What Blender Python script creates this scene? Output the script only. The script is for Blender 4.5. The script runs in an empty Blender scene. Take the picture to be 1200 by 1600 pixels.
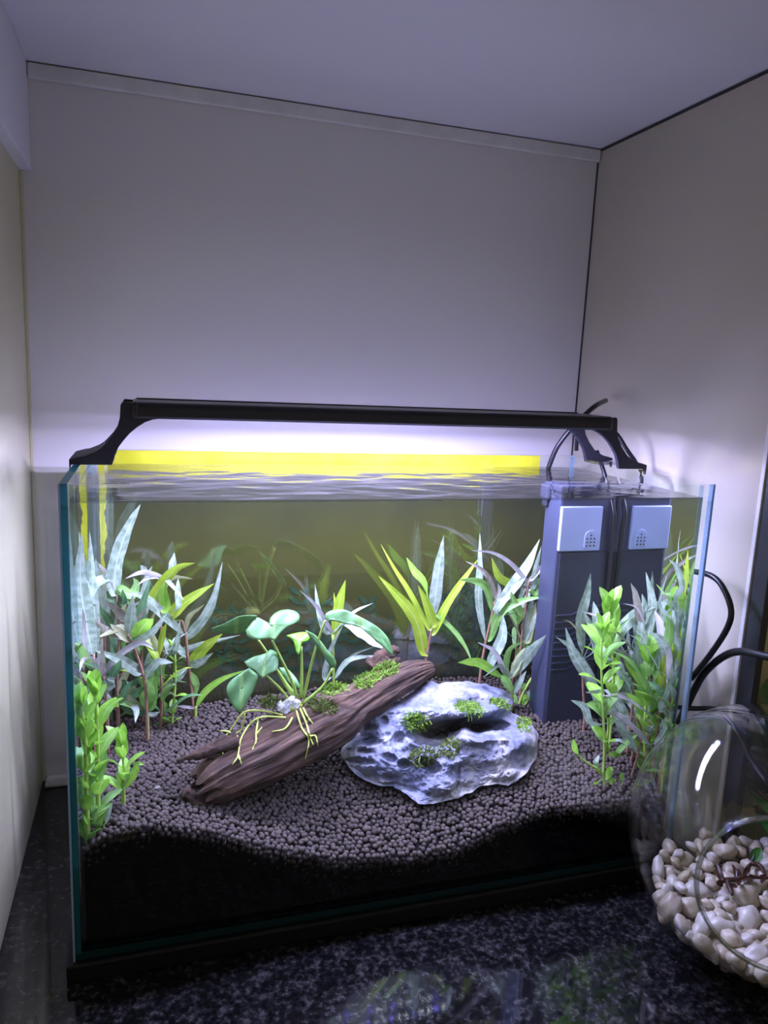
import bpy, math, random
import numpy as np
from mathutils import Vector, Matrix, noise
from mathutils.bvhtree import BVHTree

random.seed(7); rng = np.random.default_rng(7)
SC = bpy.context.scene
COL = SC.collection
PI = math.pi

# ------------------------------------------------------------------ camera
CAM_LOC = Vector((0.06558, -0.60578, 0.50053))
CAM_ROT = (math.radians(79.757), math.radians(-2.5605), math.radians(-17.1533))
F_PX = 1172.34
cam = bpy.data.cameras.new('camera'); cam_o = bpy.data.objects.new('camera', cam); COL.objects.link(cam_o)
cam_o.location = CAM_LOC; cam_o.rotation_euler = CAM_ROT
cam.sensor_fit = 'AUTO'; cam.sensor_width = 36.0; cam.lens = F_PX / 1600 * 36.0
cam.clip_start = 0.01; cam.clip_end = 50
SC.camera = cam_o

# ------------------------------------------------------------------ world, room lamp, exposure
w = bpy.data.worlds.new('world'); SC.world = w; w.use_nodes = True
w.node_tree.nodes['Background'].inputs[0].default_value = (1.0, 0.88, 0.68, 1)
w.node_tree.nodes['Background'].inputs[1].default_value = 0.19
LED_WHITE = 1500.0; LED_BLUE = 2600.0
SC.view_settings.view_transform = 'Standard'; SC.view_settings.look = 'None'
SC.view_settings.gamma = 1.0; SC.view_settings.use_curve_mapping = False
SC.view_settings.exposure = 0.2
SC.cycles.max_bounces = 10; SC.cycles.transparent_max_bounces = 36
SC.cycles.diffuse_bounces = 3; SC.cycles.glossy_bounces = 5

# ------------------------------------------------------------------ numbers of the place (metres)
TW, TD, TH = 0.60, 0.259, 0.410          # tank width, depth, height
G = 0.006                                 # glass thickness
ZB = -0.018                               # top of the countertop
XL, XR, YB, ZC = -0.066, 0.648, 0.345, 0.813
ZW = 0.3955                               # water level

ROT = cam_o.rotation_euler.to_matrix()
def ray(u, v): return ROT @ Vector(((u - 600) / F_PX, (800 - v) / F_PX, -1))
def atY(u, v, Y): d = ray(u, v); return CAM_LOC + d * ((Y - CAM_LOC.y) / d.y)
def atX(u, v, X): d = ray(u, v); return CAM_LOC + d * ((X - CAM_LOC.x) / d.x)
def atZ(u, v, Z): d = ray(u, v); return CAM_LOC + d * ((Z - CAM_LOC.z) / d.z)
def crop(c, p): return (c[0] + p[0] / c[2], c[1] + p[1] / c[2])
cA = (80, 780, 3.75); cB = (280, 880, 2.857); cC = (500, 1000, 3.0); cD = (80, 1030, 4.8)
cE = (540, 800, 4.286); cF = (720, 820, 5.0); cG = (860, 860, 4.21); cP = (0, 0, 1.0)
def px2m(px, P): return px / F_PX * (P - CAM_LOC).length

# soil height field
FX = [0.0, .008, .035, .071, .114, .165, .226, .302, .356, .403, .446, .522, .60]
FZ = [.095, .099, .113, .113, .100, .075, .054, .045, .047, .066, .075, .071, .070]
BX = [0.0, .042, .133, .201, .347, .435, .60]; BZ = [.095, .098, .110, .114, .119, .116, .108]
def soil_h(x, y):
    s = min(max((y - .006) / .245, 0), 1) ** .9
    return float(np.interp(x, FX, FZ)) * (1 - s) + float(np.interp(x, BX, BZ)) * s
def ground(u, v):
    d = ray(u, v)
    for k in range(600):
        Y = .008 + .243 * k / 600
        P = CAM_LOC + d * ((Y - CAM_LOC.y) / d.y)
        if P.z <= soil_h(P.x, P.y): return P
    return CAM_LOC + d * ((.245 - CAM_LOC.y) / d.y)

# ------------------------------------------------------------------ materials
MATS = {}
def new_mat(name):
    m = bpy.data.materials.new(name); m.use_nodes = True; nt = m.node_tree
    for n in list(nt.nodes): nt.nodes.remove(n)
    out = nt.nodes.new('ShaderNodeOutputMaterial'); MATS[name] = m
    return m, nt, out
def N(nt, t, **kw):
    n = nt.nodes.new(t)
    for k, v in kw.items():
        if k.startswith('i_'): n.inputs[k[2:].replace('_', ' ')].default_value = v
        else: setattr(n, k, v)
    return n
def c4(c): return (c[0], c[1], c[2], 1)
def ramp(nt, stops):
    r = nt.nodes.new('ShaderNodeValToRGB'); e = r.color_ramp.elements
    while len(e) > 1: e.remove(e[-1])
    e[0].position = stops[0][0]; e[0].color = c4(stops[0][1])
    for p, c in stops[1:]: x = e.new(p); x.color = c4(c)
    return r
def principled(name, col, rough=.5, spec=.5, scale=None, col2=None, bump=0, bscale=None, coat=0, metal=0, detail=4):
    m, nt, out = new_mat(name); L = nt.links
    b = N(nt, 'ShaderNodeBsdfPrincipled'); b.inputs['Base Color'].default_value = c4(col)
    b.inputs['Roughness'].default_value = rough; b.inputs['Specular IOR Level'].default_value = spec
    b.inputs['Coat Weight'].default_value = coat; b.inputs['Metallic'].default_value = metal
    tc = N(nt, 'ShaderNodeTexCoord')
    if scale:
        n = N(nt, 'ShaderNodeTexNoise'); n.inputs['Scale'].default_value = scale; n.inputs['Detail'].default_value = detail
        L.new(tc.outputs['Object'], n.inputs['Vector'])
        r = ramp(nt, [(.35, col), (.65, col2)]); L.new(n.outputs['Fac'], r.inputs['Fac']); L.new(r.outputs['Color'], b.inputs['Base Color'])
    if bump:
        n2 = N(nt, 'ShaderNodeTexNoise'); n2.inputs['Scale'].default_value = bscale; n2.inputs['Detail'].default_value = 5
        L.new(tc.outputs['Object'], n2.inputs['Vector'])
        bp = N(nt, 'ShaderNodeBump'); bp.inputs['Strength'].default_value = bump; bp.inputs['Distance'].default_value = .002
        L.new(n2.outputs['Fac'], bp.inputs['Height']); L.new(bp.outputs['Normal'], b.inputs['Normal'])
    L.new(b.outputs['BSDF'], out.inputs['Surface'])
    return m

principled('wall_cream', (.62, .60, .565), .38, .4, 3, (.64, .62, .58), .05, 300)
principled('laminate', (.46, .42, .325), .16, .5, 4, (.48, .44, .345), .02, 60)
principled('left_cream', (.50, .47, .29), .32, .45, 3, (.53, .50, .31), .05, 100)
principled('ceiling_white', (.66, .65, .68), .45, .3, 3, (.68, .67, .70), .04, 200)
principled('trim_white', (.66, .65, .62), .4, .4, 30, (.58, .57, .53), .1, 150)
principled('dark_gap', (.03, .03, .03), .7)
principled('dark_post', (.030, .031, .032), .35, .4)
principled('far_wall', (.55, .47, .29), .7)
principled('black_plastic', (.006, .006, .008), .32, .45, bump=.05, bscale=900)
principled('bracket_black', (.008, .008, .012), .45, .4)
principled('cable', (.004, .004, .005), .35, .5)
principled('base_black', (.004, .004, .005), .5, .3)
principled('filter_body', (.036, .040, .066), .35, .5)
principled('filter_plate', (.26, .30, .40), .4, .4)
principled('filter_dark', (.020, .022, .036), .4, .45)
principled('filter_slot', (.012, .013, .02), .5)
principled('pellet_core', (.012, .010, .010), .9, .1); principled('soil_shade', (.003, .0028, .0028), .95, .05)  # last one: shade of the soil's front face put into a near-black colour
principled('stem_brown', (.20, .095, .06), .5, .4, 200, (.28, .15, .09))
principled('stem_green', (.30, .42, .07), .45, .4, 200, (.24, .38, .06))
principled('root', (.50, .56, .12), .5, .4, 150, (.42, .50, .08))
principled('fluff', (.80, .80, .76), .8, .1, 300, (.55, .55, .5), .6, 800)
principled('twig', (.035, .016, .010), .5, .4, 200, (.07, .03, .015))
principled('pot', (.05, .05, .05), .5)
principled('red_petal', (.30, .03, .015), .5)
principled('clear_grey', (.30, .32, .42), .2, .5)

def soil_mat():
    m, nt, out = new_mat('pellet'); L = nt.links
    b = N(nt, 'ShaderNodeBsdfPrincipled'); b.inputs['Roughness'].default_value = .85; b.inputs['Specular IOR Level'].default_value = .25
    tc = N(nt, 'ShaderNodeTexCoord'); n = N(nt, 'ShaderNodeTexNoise'); n.inputs['Scale'].default_value = 160
    L.new(tc.outputs['Object'], n.inputs['Vector'])
    r = ramp(nt, [(.3, (.038, .029, .0215)), (.7, (.080, .061, .046))]); L.new(n.outputs['Fac'], r.inputs['Fac'])
    n2 = N(nt, 'ShaderNodeTexNoise'); n2.inputs['Scale'].default_value = 1600
    L.new(tc.outputs['Object'], n2.inputs['Vector'])
    bp = N(nt, 'ShaderNodeBump'); bp.inputs['Strength'].default_value = .35; bp.inputs['Distance'].default_value = .0006
    L.new(n2.outputs['Fac'], bp.inputs['Height']); L.new(bp.outputs['Normal'], b.inputs['Normal'])
    L.new(r.outputs['Color'], b.inputs['Base Color']); L.new(b.outputs['BSDF'], out.inputs['Surface'])
soil_mat()

def granite():
    m, nt, out = new_mat('granite'); L = nt.links
    b = N(nt, 'ShaderNodeBsdfPrincipled'); b.inputs['Roughness'].default_value = .05; b.inputs['Specular IOR Level'].default_value = .75
    tc = N(nt, 'ShaderNodeTexCoord')
    n = N(nt, 'ShaderNodeTexNoise'); n.inputs['Scale'].default_value = 190; n.inputs['Detail'].default_value = 6; n.inputs['Roughness'].default_value = .65
    n3 = N(nt, 'ShaderNodeTexNoise'); n3.inputs['Scale'].default_value = 60; n3.inputs['Detail'].default_value = 3
    for q in (n, n3): L.new(tc.outputs['Object'], q.inputs['Vector'])
    m2 = N(nt, 'ShaderNodeMath', operation='MULTIPLY_ADD'); m2.inputs[1].default_value = .35; L.new(n3.outputs['Fac'], m2.inputs[0]); L.new(n.outputs['Fac'], m2.inputs[2])
    r = ramp(nt, [(.60, (.003, .003, .0035)), (.70, (.010, .010, .011)), (.78, (.028, .027, .026)), (.90, (.060, .057, .055))])
    L.new(m2.outputs[0], r.inputs['Fac']); L.new(r.outputs['Color'], b.inputs['Base Color']); L.new(b.outputs['BSDF'], out.inputs['Surface'])
granite()

def schlick(nt, f0, normal=None):
    """reflectance from the angle between surface and ray, the same from both sides"""
    L = nt.links; g = N(nt, 'ShaderNodeNewGeometry')
    d = N(nt, 'ShaderNodeVectorMath', operation='DOT_PRODUCT'); L.new(g.outputs['Incoming'], d.inputs[0]); L.new(normal if normal else g.outputs['Normal'], d.inputs[1])
    a = N(nt, 'ShaderNodeMath', operation='ABSOLUTE'); L.new(d.outputs['Value'], a.inputs[0])
    s = N(nt, 'ShaderNodeMath', operation='SUBTRACT'); s.inputs[0].default_value = 1; L.new(a.outputs[0], s.inputs[1])
    p = N(nt, 'ShaderNodeMath', operation='POWER'); p.inputs[1].default_value = 5; L.new(s.outputs[0], p.inputs[0])
    q = N(nt, 'ShaderNodeMath', operation='MULTIPLY_ADD'); q.inputs[1].default_value = 1 - f0; q.inputs[2].default_value = f0; L.new(p.outputs[0], q.inputs[0])
    return q.outputs[0]
def glass(name, f0=.03, tint=(.97, .99, .985), rough=0.0):
    m, nt, out = new_mat(name); L = nt.links
    t = N(nt, 'ShaderNodeBsdfTransparent'); t.inputs[0].default_value = c4(tint)
    g = N(nt, 'ShaderNodeBsdfGlossy'); g.inputs['Roughness'].default_value = rough; g.inputs['Color'].default_value = (1, 1, 1, 1)
    mx = N(nt, 'ShaderNodeMixShader'); L.new(schlick(nt, f0), mx.inputs[0]); L.new(t.outputs[0], mx.inputs[1]); L.new(g.outputs[0], mx.inputs[2])
    L.new(mx.outputs[0], out.inputs['Surface'])
glass('glass', .018); glass('bowl_glass', .035, (.985, .99, .985)); glass('back_glass', .085, (.93, .95, .92))
glass('clear_plastic', .08, (.80, .82, .88)); glass('silicone', .10, (.80, .88, .94), .15)

def water_side(name, ior):
    # boundary of water against glass and air: beyond the critical angle it reflects all light, as water does
    m, nt, out = new_mat(name); L = nt.links
    t = N(nt, 'ShaderNodeBsdfTransparent'); t.inputs[0].default_value = (.97, .985, .965, 1)
    g = N(nt, 'ShaderNodeBsdfGlossy'); g.inputs['Roughness'].default_value = 0; g.inputs['Color'].default_value = (.86, .90, .90, 1)
    f = N(nt, 'ShaderNodeFresnel'); f.inputs['IOR'].default_value = ior
    mx = N(nt, 'ShaderNodeMixShader'); L.new(f.outputs[0], mx.inputs[0]); L.new(t.outputs[0], mx.inputs[1]); L.new(g.outputs[0], mx.inputs[2])
    L.new(mx.outputs[0], out.inputs['Surface'])
water_side('water_side', 1.33); water_side('water_end', 2.5)
def water_top():
    m, nt, out = new_mat('water_top'); L = nt.links
    tc = N(nt, 'ShaderNodeTexCoord'); mp = N(nt, 'ShaderNodeMapping'); mp.inputs['Scale'].default_value = (1, 1.3, 1); L.new(tc.outputs['Object'], mp.inputs['Vector'])
    n = N(nt, 'ShaderNodeTexNoise'); n.inputs['Scale'].default_value = 55; n.inputs['Detail'].default_value = 2; n.inputs['Distortion'].default_value = .6
    L.new(mp.outputs[0], n.inputs['Vector'])
    bp = N(nt, 'ShaderNodeBump'); bp.inputs['Strength'].default_value = .16; bp.inputs['Distance'].default_value = .0022; L.new(n.outputs['Fac'], bp.inputs['Height'])
    t = N(nt, 'ShaderNodeBsdfTransparent'); t.inputs[0].default_value = (.98, .99, .98, 1)
    g = N(nt, 'ShaderNodeBsdfGlossy'); g.inputs['Roughness'].default_value = .03; g.inputs['Color'].default_value = (1, 1, 1, 1); L.new(bp.outputs[0], g.inputs['Normal'])
    mx = N(nt, 'ShaderNodeMixShader'); L.new(schlick(nt, .055, bp.outputs[0]), mx.inputs[0]); L.new(t.outputs[0], mx.inputs[1]); L.new(g.outputs[0], mx.inputs[2])
    L.new(mx.outputs[0], out.inputs['Surface'])
water_top()

def glass_edge(name, col, tr):
    m, nt, out = new_mat(name); L = nt.links
    b = N(nt, 'ShaderNodeBsdfPrincipled'); b.inputs['Base Color'].default_value = c4(col); b.inputs['Roughness'].default_value = .12
    t = N(nt, 'ShaderNodeBsdfTranslucent'); t.inputs[0].default_value = c4(col)
    mx = N(nt, 'ShaderNodeMixShader'); mx.inputs[0].default_value = tr; L.new(b.outputs[0], mx.inputs[1]); L.new(t.outputs[0], mx.inputs[2]); L.new(mx.outputs[0], out.inputs['Surface'])
glass_edge('edge_teal', (.012, .085, .085), .4); glass_edge('edge_bottom', (.008, .040, .045), .4); glass_edge('edge_pale', (.42, .58, .72), .5)

def emit(name, col, s):
    m, nt, out = new_mat(name); e = N(nt, 'ShaderNodeEmission'); e.inputs[0].default_value = c4(col); e.inputs[1].default_value = s
    nt.links.new(e.outputs[0], out.inputs['Surface'])
emit('led_white', (.80, .83, 1.0), LED_WHITE); emit('led_blue', (.20, .13, 1.0), LED_BLUE)

def leaf_mat(name, c1, c2, rib, trans=.35, rough=.38, mottle=90):
    m, nt, out = new_mat(name); L = nt.links
    uv = N(nt, 'ShaderNodeTexCoord'); sp = N(nt, 'ShaderNodeSeparateXYZ'); L.new(uv.outputs['UV'], sp.inputs[0])
    n = N(nt, 'ShaderNodeTexNoise'); n.inputs['Scale'].default_value = mottle; n.inputs['Detail'].default_value = 4; L.new(uv.outputs['Object'], n.inputs['Vector'])
    r = ramp(nt, [(.36, c1), (.64, c2)]); L.new(n.outputs['Fac'], r.inputs['Fac'])
    a = N(nt, 'ShaderNodeMath', operation='SUBTRACT'); a.inputs[1].default_value = .5; L.new(sp.outputs['X'], a.inputs[0])
    ab = N(nt, 'ShaderNodeMath', operation='ABSOLUTE'); L.new(a.outputs[0], ab.inputs[0])
    lt = N(nt, 'ShaderNodeMath', operation='LESS_THAN'); lt.inputs[1].default_value = .045; L.new(ab.outputs[0], lt.inputs[0])
    # side veins
    ve = N(nt, 'ShaderNodeMath', operation='MULTIPLY_ADD'); ve.inputs[1].default_value = -.5; L.new(ab.outputs[0], ve.inputs[0]); L.new(sp.outputs['Y'], ve.inputs[2])
    vm = N(nt, 'ShaderNodeMath', operation='MULTIPLY'); vm.inputs[1].default_value = 95; L.new(ve.outputs[0], vm.inputs[0])
    sn = N(nt, 'ShaderNodeMath', operation='SINE'); L.new(vm.outputs[0], sn.inputs[0])
    gt = N(nt, 'ShaderNodeMath', operation='GREATER_THAN'); gt.inputs[1].default_value = .8; L.new(sn.outputs[0], gt.inputs[0])
    g3 = N(nt, 'ShaderNodeMath', operation='MULTIPLY'); g3.inputs[1].default_value = .30; L.new(gt.outputs[0], g3.inputs[0])
    mxv = N(nt, 'ShaderNodeMath', operation='MAXIMUM'); L.new(lt.outputs[0], mxv.inputs[0]); L.new(g3.outputs[0], mxv.inputs[1])
    mx = N(nt, 'ShaderNodeMix', data_type='RGBA'); L.new(mxv.outputs[0], mx.inputs[0]); L.new(r.outputs['Color'], mx.inputs[6]); mx.inputs[7].default_value = c4(rib)
    b = N(nt, 'ShaderNodeBsdfPrincipled'); b.inputs['Roughness'].default_value = rough; b.inputs['Specular IOR Level'].default_value = .4; L.new(mx.outputs[2], b.inputs['Base Color'])
    t = N(nt, 'ShaderNodeBsdfTranslucent'); L.new(mx.outputs[2], t.inputs[0])
    ms = N(nt, 'ShaderNodeMixShader'); ms.inputs[0].default_value = trans; L.new(b.outputs[0], ms.inputs[1]); L.new(t.outputs[0], ms.inputs[2]); L.new(ms.outputs[0], out.inputs['Surface'])
leaf_mat('leaf_s', (.18, .26, .16), (.37, .45, .33), (.44, .52, .38), .35, .38, 130)
leaf_mat('leaf_y', (.27, .42, .02), (.37, .50, .04), (.44, .54, .12), .45)
leaf_mat('leaf_b', (.19, .44, .035), (.30, .55, .06), (.38, .58, .14), .45)
leaf_mat('leaf_g', (.15, .34, .06), (.24, .44, .10), (.32, .48, .16), .4)
leaf_mat('leaf_d', (.06, .16, .06), (.11, .23, .09), (.16, .28, .12), .3)
leaf_mat('leaf_m', (.17, .145, .11), (.28, .28, .20), (.32, .22, .18), .3, .38, 130)
leaf_mat('leaf_l', (.34, .31, .29), (.46, .44, .40), (.50, .42, .40), .3)
leaf_mat('leaf_o', (.24, .25, .10), (.32, .34, .16), (.36, .36, .2), .35)
leaf_mat('leaf_a', (.085, .23, .055), (.135, .29, .10), (.19, .36, .10), .22, .42, 40)
leaf_mat('leaf_ab', (.22, .55, .04), (.28, .62, .06), (.32, .62, .1), .5, .3, 40)
leaf_mat('leaf_room', (.02, .10, .02), (.05, .17, .03), (.05, .15, .03), .2, .3)
leaf_mat('leaf_dry', (.035, .016, .010), (.07, .032, .018), (.05, .02, .012), .2)
leaf_mat('moss', (.16, .30, .03), (.30, .46, .06), (.3, .46, .08), .4, .6, 200)
leaf_mat('moss_dark', (.10, .16, .03), (.20, .24, .05), (.2, .24, .06), .4, .6, 200)

def wood_mat():
    m, nt, out = new_mat('wood'); L = nt.links
    tc = N(nt, 'ShaderNodeTexCoord'); mp = N(nt, 'ShaderNodeMapping'); mp.inputs['Scale'].default_value = (18, 2.2, 1); L.new(tc.outputs['UV'], mp.inputs['Vector'])
    n = N(nt, 'ShaderNodeTexNoise'); n.inputs['Scale'].default_value = 3.2; n.inputs['Detail'].default_value = 8; n.inputs['Roughness'].default_value = .7; L.new(mp.outputs[0], n.inputs['Vector'])
    n2 = N(nt, 'ShaderNodeTexNoise'); n2.inputs['Scale'].default_value = 26; n2.inputs['Detail'].default_value = 5; L.new(tc.outputs['Object'], n2.inputs['Vector'])
    r = ramp(nt, [(.32, (.016, .011, .008)), (.46, (.062, .038, .023)), (.60, (.120, .078, .047)), (.76, (.22, .155, .102))]); L.new(n.outputs['Fac'], r.inputs['Fac'])
    r2 = ramp(nt, [(.35, (.75, .72, .74)), (.6, (1.15, 1.0, .9))]); L.new(n2.outputs['Fac'], r2.inputs['Fac'])
    mx = N(nt, 'ShaderNodeMix', data_type='RGBA', blend_type='MULTIPLY'); mx.inputs[0].default_value = 1; L.new(r.outputs[0], mx.inputs[6]); L.new(r2.outputs[0], mx.inputs[7])
    b = N(nt, 'ShaderNodeBsdfPrincipled'); b.inputs['Roughness'].default_value = .75; b.inputs['Specular IOR Level'].default_value = .3; L.new(mx.outputs[2], b.inputs['Base Color'])
    bp = N(nt, 'ShaderNodeBump'); bp.inputs['Strength'].default_value = .9; bp.inputs['Distance'].default_value = .003; L.new(n.outputs['Fac'], bp.inputs['Height']); L.new(bp.outputs[0], b.inputs['Normal'])
    L.new(b.outputs[0], out.inputs['Surface'])
wood_mat()
def rock_mat():
    m, nt, out = new_mat('rock'); L = nt.links
    tc = N(nt, 'ShaderNodeTexCoord')
    n = N(nt, 'ShaderNodeTexNoise'); n.inputs['Scale'].default_value = 30; n.inputs['Detail'].default_value = 9; n.inputs['Roughness'].default_value = .68
    n2 = N(nt, 'ShaderNodeTexNoise'); n2.inputs['Scale'].default_value = 16; n2.inputs['Detail'].default_value = 3
    n3 = N(nt, 'ShaderNodeTexNoise'); n3.inputs['Scale'].default_value = 150; n3.inputs['Detail'].default_value = 8
    for q in (n, n2, n3): L.new(tc.outputs['Object'], q.inputs['Vector'])
    r = ramp(nt, [(.34, (.070, .074, .09)), (.46, (.165, .17, .19)), (.56, (.25, .25, .26)), (.7, (.35, .345, .32))]); L.new(n.outputs['Fac'], r.inputs['Fac'])
    r2 = ramp(nt, [(.40, (.88, .92, 1.05)), (.62, (1.05, 1.0, .88))]); L.new(n2.outputs['Fac'], r2.inputs['Fac'])
    mx = N(nt, 'ShaderNodeMix', data_type='RGBA', blend_type='MULTIPLY'); mx.inputs[0].default_value = 1; L.new(r.outputs[0], mx.inputs[6]); L.new(r2.outputs[0], mx.inputs[7])
    b = N(nt, 'ShaderNodeBsdfPrincipled'); b.inputs['Roughness'].default_value = .85; b.inputs['Specular IOR Level'].default_value = .2; L.new(mx.outputs[2], b.inputs['Base Color'])
    bp = N(nt, 'ShaderNodeBump'); bp.inputs['Strength'].default_value = .8; bp.inputs['Distance'].default_value = .0022; L.new(n3.outputs['Fac'], bp.inputs['Height']); L.new(bp.outputs[0], b.inputs['Normal'])
    L.new(b.outputs[0], out.inputs['Surface'])
rock_mat()
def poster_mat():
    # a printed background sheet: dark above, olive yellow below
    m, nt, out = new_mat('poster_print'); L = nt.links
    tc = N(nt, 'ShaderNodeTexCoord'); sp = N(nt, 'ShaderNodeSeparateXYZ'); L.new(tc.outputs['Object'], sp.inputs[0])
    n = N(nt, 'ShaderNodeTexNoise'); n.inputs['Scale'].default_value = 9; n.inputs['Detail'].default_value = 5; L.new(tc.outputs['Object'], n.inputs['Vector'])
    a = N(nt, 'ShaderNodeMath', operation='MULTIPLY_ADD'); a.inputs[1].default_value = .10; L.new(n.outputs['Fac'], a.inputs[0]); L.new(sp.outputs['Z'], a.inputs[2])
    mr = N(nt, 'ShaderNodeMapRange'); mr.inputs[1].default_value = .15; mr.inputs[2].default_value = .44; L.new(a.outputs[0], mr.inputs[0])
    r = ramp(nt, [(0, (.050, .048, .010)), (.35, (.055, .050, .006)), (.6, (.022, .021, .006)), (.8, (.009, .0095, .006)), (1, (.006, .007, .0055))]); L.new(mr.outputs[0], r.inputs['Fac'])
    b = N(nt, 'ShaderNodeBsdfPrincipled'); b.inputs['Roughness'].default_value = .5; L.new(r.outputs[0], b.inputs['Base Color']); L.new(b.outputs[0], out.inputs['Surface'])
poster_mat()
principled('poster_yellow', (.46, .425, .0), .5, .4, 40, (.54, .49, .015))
principled('print_dark', (.012, .022, .014), .6, .3, 120, (.03, .05, .025))
principled('print_green', (.020, .055, .030), .6, .3, 150, (.035, .085, .04))
principled('print_stone', (.06, .06, .05), .6, .3, 150, (.10, .10, .08))
principled('pebble_a', (.39, .335, .235), .38, .5, 60, (.49, .43, .325), .1, 200)
principled('pebble_b', (.36, .29, .18), .38, .5, 60, (.44, .37, .25), .1, 200)
principled('pebble_c', (.43, .39, .32), .34, .5, 60, (.52, .48, .41), .1, 200)
principled('pebble_d', (.26, .21, .13), .4, .5, 50, (.40, .34, .25), .1, 200)

# ------------------------------------------------------------------ mesh helpers
def props(o, label=None, cat=None, group=None, kind=None):
    if label: o['label'] = label
    if cat: o['category'] = cat
    if group: o['group'] = group
    if kind: o['kind'] = kind
    return o
def empty(name, loc, label, cat, group=None):
    o = bpy.data.objects.new(name, None); COL.objects.link(o); o.location = loc; o.empty_display_size = .01
    return props(o, label, cat, group)
def wloc(o):
    v = Vector(o.location)
    while o.parent: o = o.parent; v = v + Vector(o.location)
    return v
def mesh(name, verts, faces, mats, parent=None, origin=None, smooth=True, uvs=None, mat_idx=None, sharp=None):
    """verts in world coordinates; the object's origin is the parent's place or `origin`"""
    off = wloc(parent) if parent else Vector(origin if origin is not None else (0, 0, 0))
    me = bpy.data.meshes.new(name)
    me.from_pydata([(v[0] - off[0], v[1] - off[1], v[2] - off[2]) for v in verts], [], faces)
    if isinstance(mats, str): mats = [mats]
    for m in mats: me.materials.append(MATS[m])
    if mat_idx is not None: me.polygons.foreach_set('material_index', mat_idx)
    me.polygons.foreach_set('use_smooth', [smooth] * len(me.polygons))
    if uvs is not None:
        ul = me.uv_layers.new(name='UVMap'); li = np.zeros(len(me.loops), dtype=np.int32); me.loops.foreach_get('vertex_index', li)
        ul.data.foreach_set('uv', np.asarray(uvs, dtype=np.float32)[li].ravel())
    if sharp: me.set_sharp_from_angle(angle=math.radians(sharp))
    me.update()
    o = bpy.data.objects.new(name, me); COL.objects.link(o)
    if parent: o.parent = parent
    else: o.location = off
    return o
def bevel(o, wd, seg=2):
    b = o.modifiers.new('bevel', 'BEVEL'); b.width = wd; b.segments = seg; b.limit_method = 'ANGLE'; return o
def box(name, a, b, mat, parent=None, bev=0, mats=None, idx=None):
    x0, y0, z0 = a; x1, y1, z1 = b
    v = [(x0, y0, z0), (x1, y0, z0), (x1, y1, z0), (x0, y1, z0), (x0, y0, z1), (x1, y0, z1), (x1, y1, z1), (x0, y1, z1)]
    f = [(0, 3, 2, 1), (4, 5, 6, 7), (0, 1, 5, 4), (1, 2, 6, 5), (2, 3, 7, 6), (3, 0, 4, 7)]   # bottom top front right back left
    o = mesh(name, v, f, mats or mat, parent, None if parent else ((x0 + x1) / 2, (y0 + y1) / 2, z0), False, mat_idx=idx)
    if bev: bevel(o, bev)
    return o
def catmull(pts, n):
    pts = [Vector(p) for p in pts]
    if len(pts) == 2: return [pts[0].lerp(pts[1], i / (n - 1)) for i in range(n)]
    P = [2 * pts[0] - pts[1]] + pts + [2 * pts[-1] - pts[-2]]; out = []; S = len(pts) - 1
    for i in range(n):
        t = i / (n - 1) * S; k = min(int(t), S - 1); u = t - k
        a, b, c, d = P[k:k + 4]
        out.append(.5 * (2 * b + (c - a) * u + (2 * a - 5 * b + 4 * c - d) * u * u + (3 * b - a - 3 * c + d) * u ** 3))
    return out
def tube_data(pts, radii, seg=8, n=None, cap=True):
    n = n or max(len(pts) * 4, 6); sp = catmull(pts, n); v = []; f = []
    if not hasattr(radii, '__len__'): radii = [radii] * 2
    up = Vector((.13, .37, .92))
    for i, p in enumerate(sp):
        T = (sp[min(i + 1, n - 1)] - sp[max(i - 1, 0)]).normalized(); a = T.cross(up)
        if a.length < 1e-3: a = T.cross(Vector((1, 0, 0)))
        a.normalize(); b = T.cross(a); r = float(np.interp(i / (n - 1), np.linspace(0, 1, len(radii)), radii))
        for k in range(seg): q = 2 * PI * k / seg; v.append(p + a * (r * math.cos(q)) + b * (r * math.sin(q)))
    for i in range(n - 1):
        for k in range(seg): k2 = (k + 1) % seg; f.append((i * seg + k, i * seg + k2, (i + 1) * seg + k2, (i + 1) * seg + k))
    if cap: f.append(tuple(range(seg - 1, -1, -1))); f.append(tuple((n - 1) * seg + k for k in range(seg)))
    return v, f
def tube(name, pts, r, mat, parent=None, seg=8, n=None):
    v, f = tube_data(pts, r, seg, n); return mesh(name, v, f, mat, parent, None if parent else pts[0])
def prism_xz(name, outline, y0, y1, mat, parent, bev=0):
    n = len(outline); v = [(x, y0, z) for x, z in outline] + [(x, y1, z) for x, z in outline]
    area = sum(outline[i][0] * outline[(i + 1) % n][1] - outline[(i + 1) % n][0] * outline[i][1] for i in range(n))
    f = [tuple(range(n)), tuple(range(2 * n - 1, n - 1, -1))] + [((i + 1) % n, i, n + i, n + (i + 1) % n) for i in range(n)]
    if area < 0: f = [tuple(reversed(q)) for q in f]
    o = mesh(name, v, f, mat, parent, smooth=False)
    if bev: bevel(o, bev)
    return o

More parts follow.
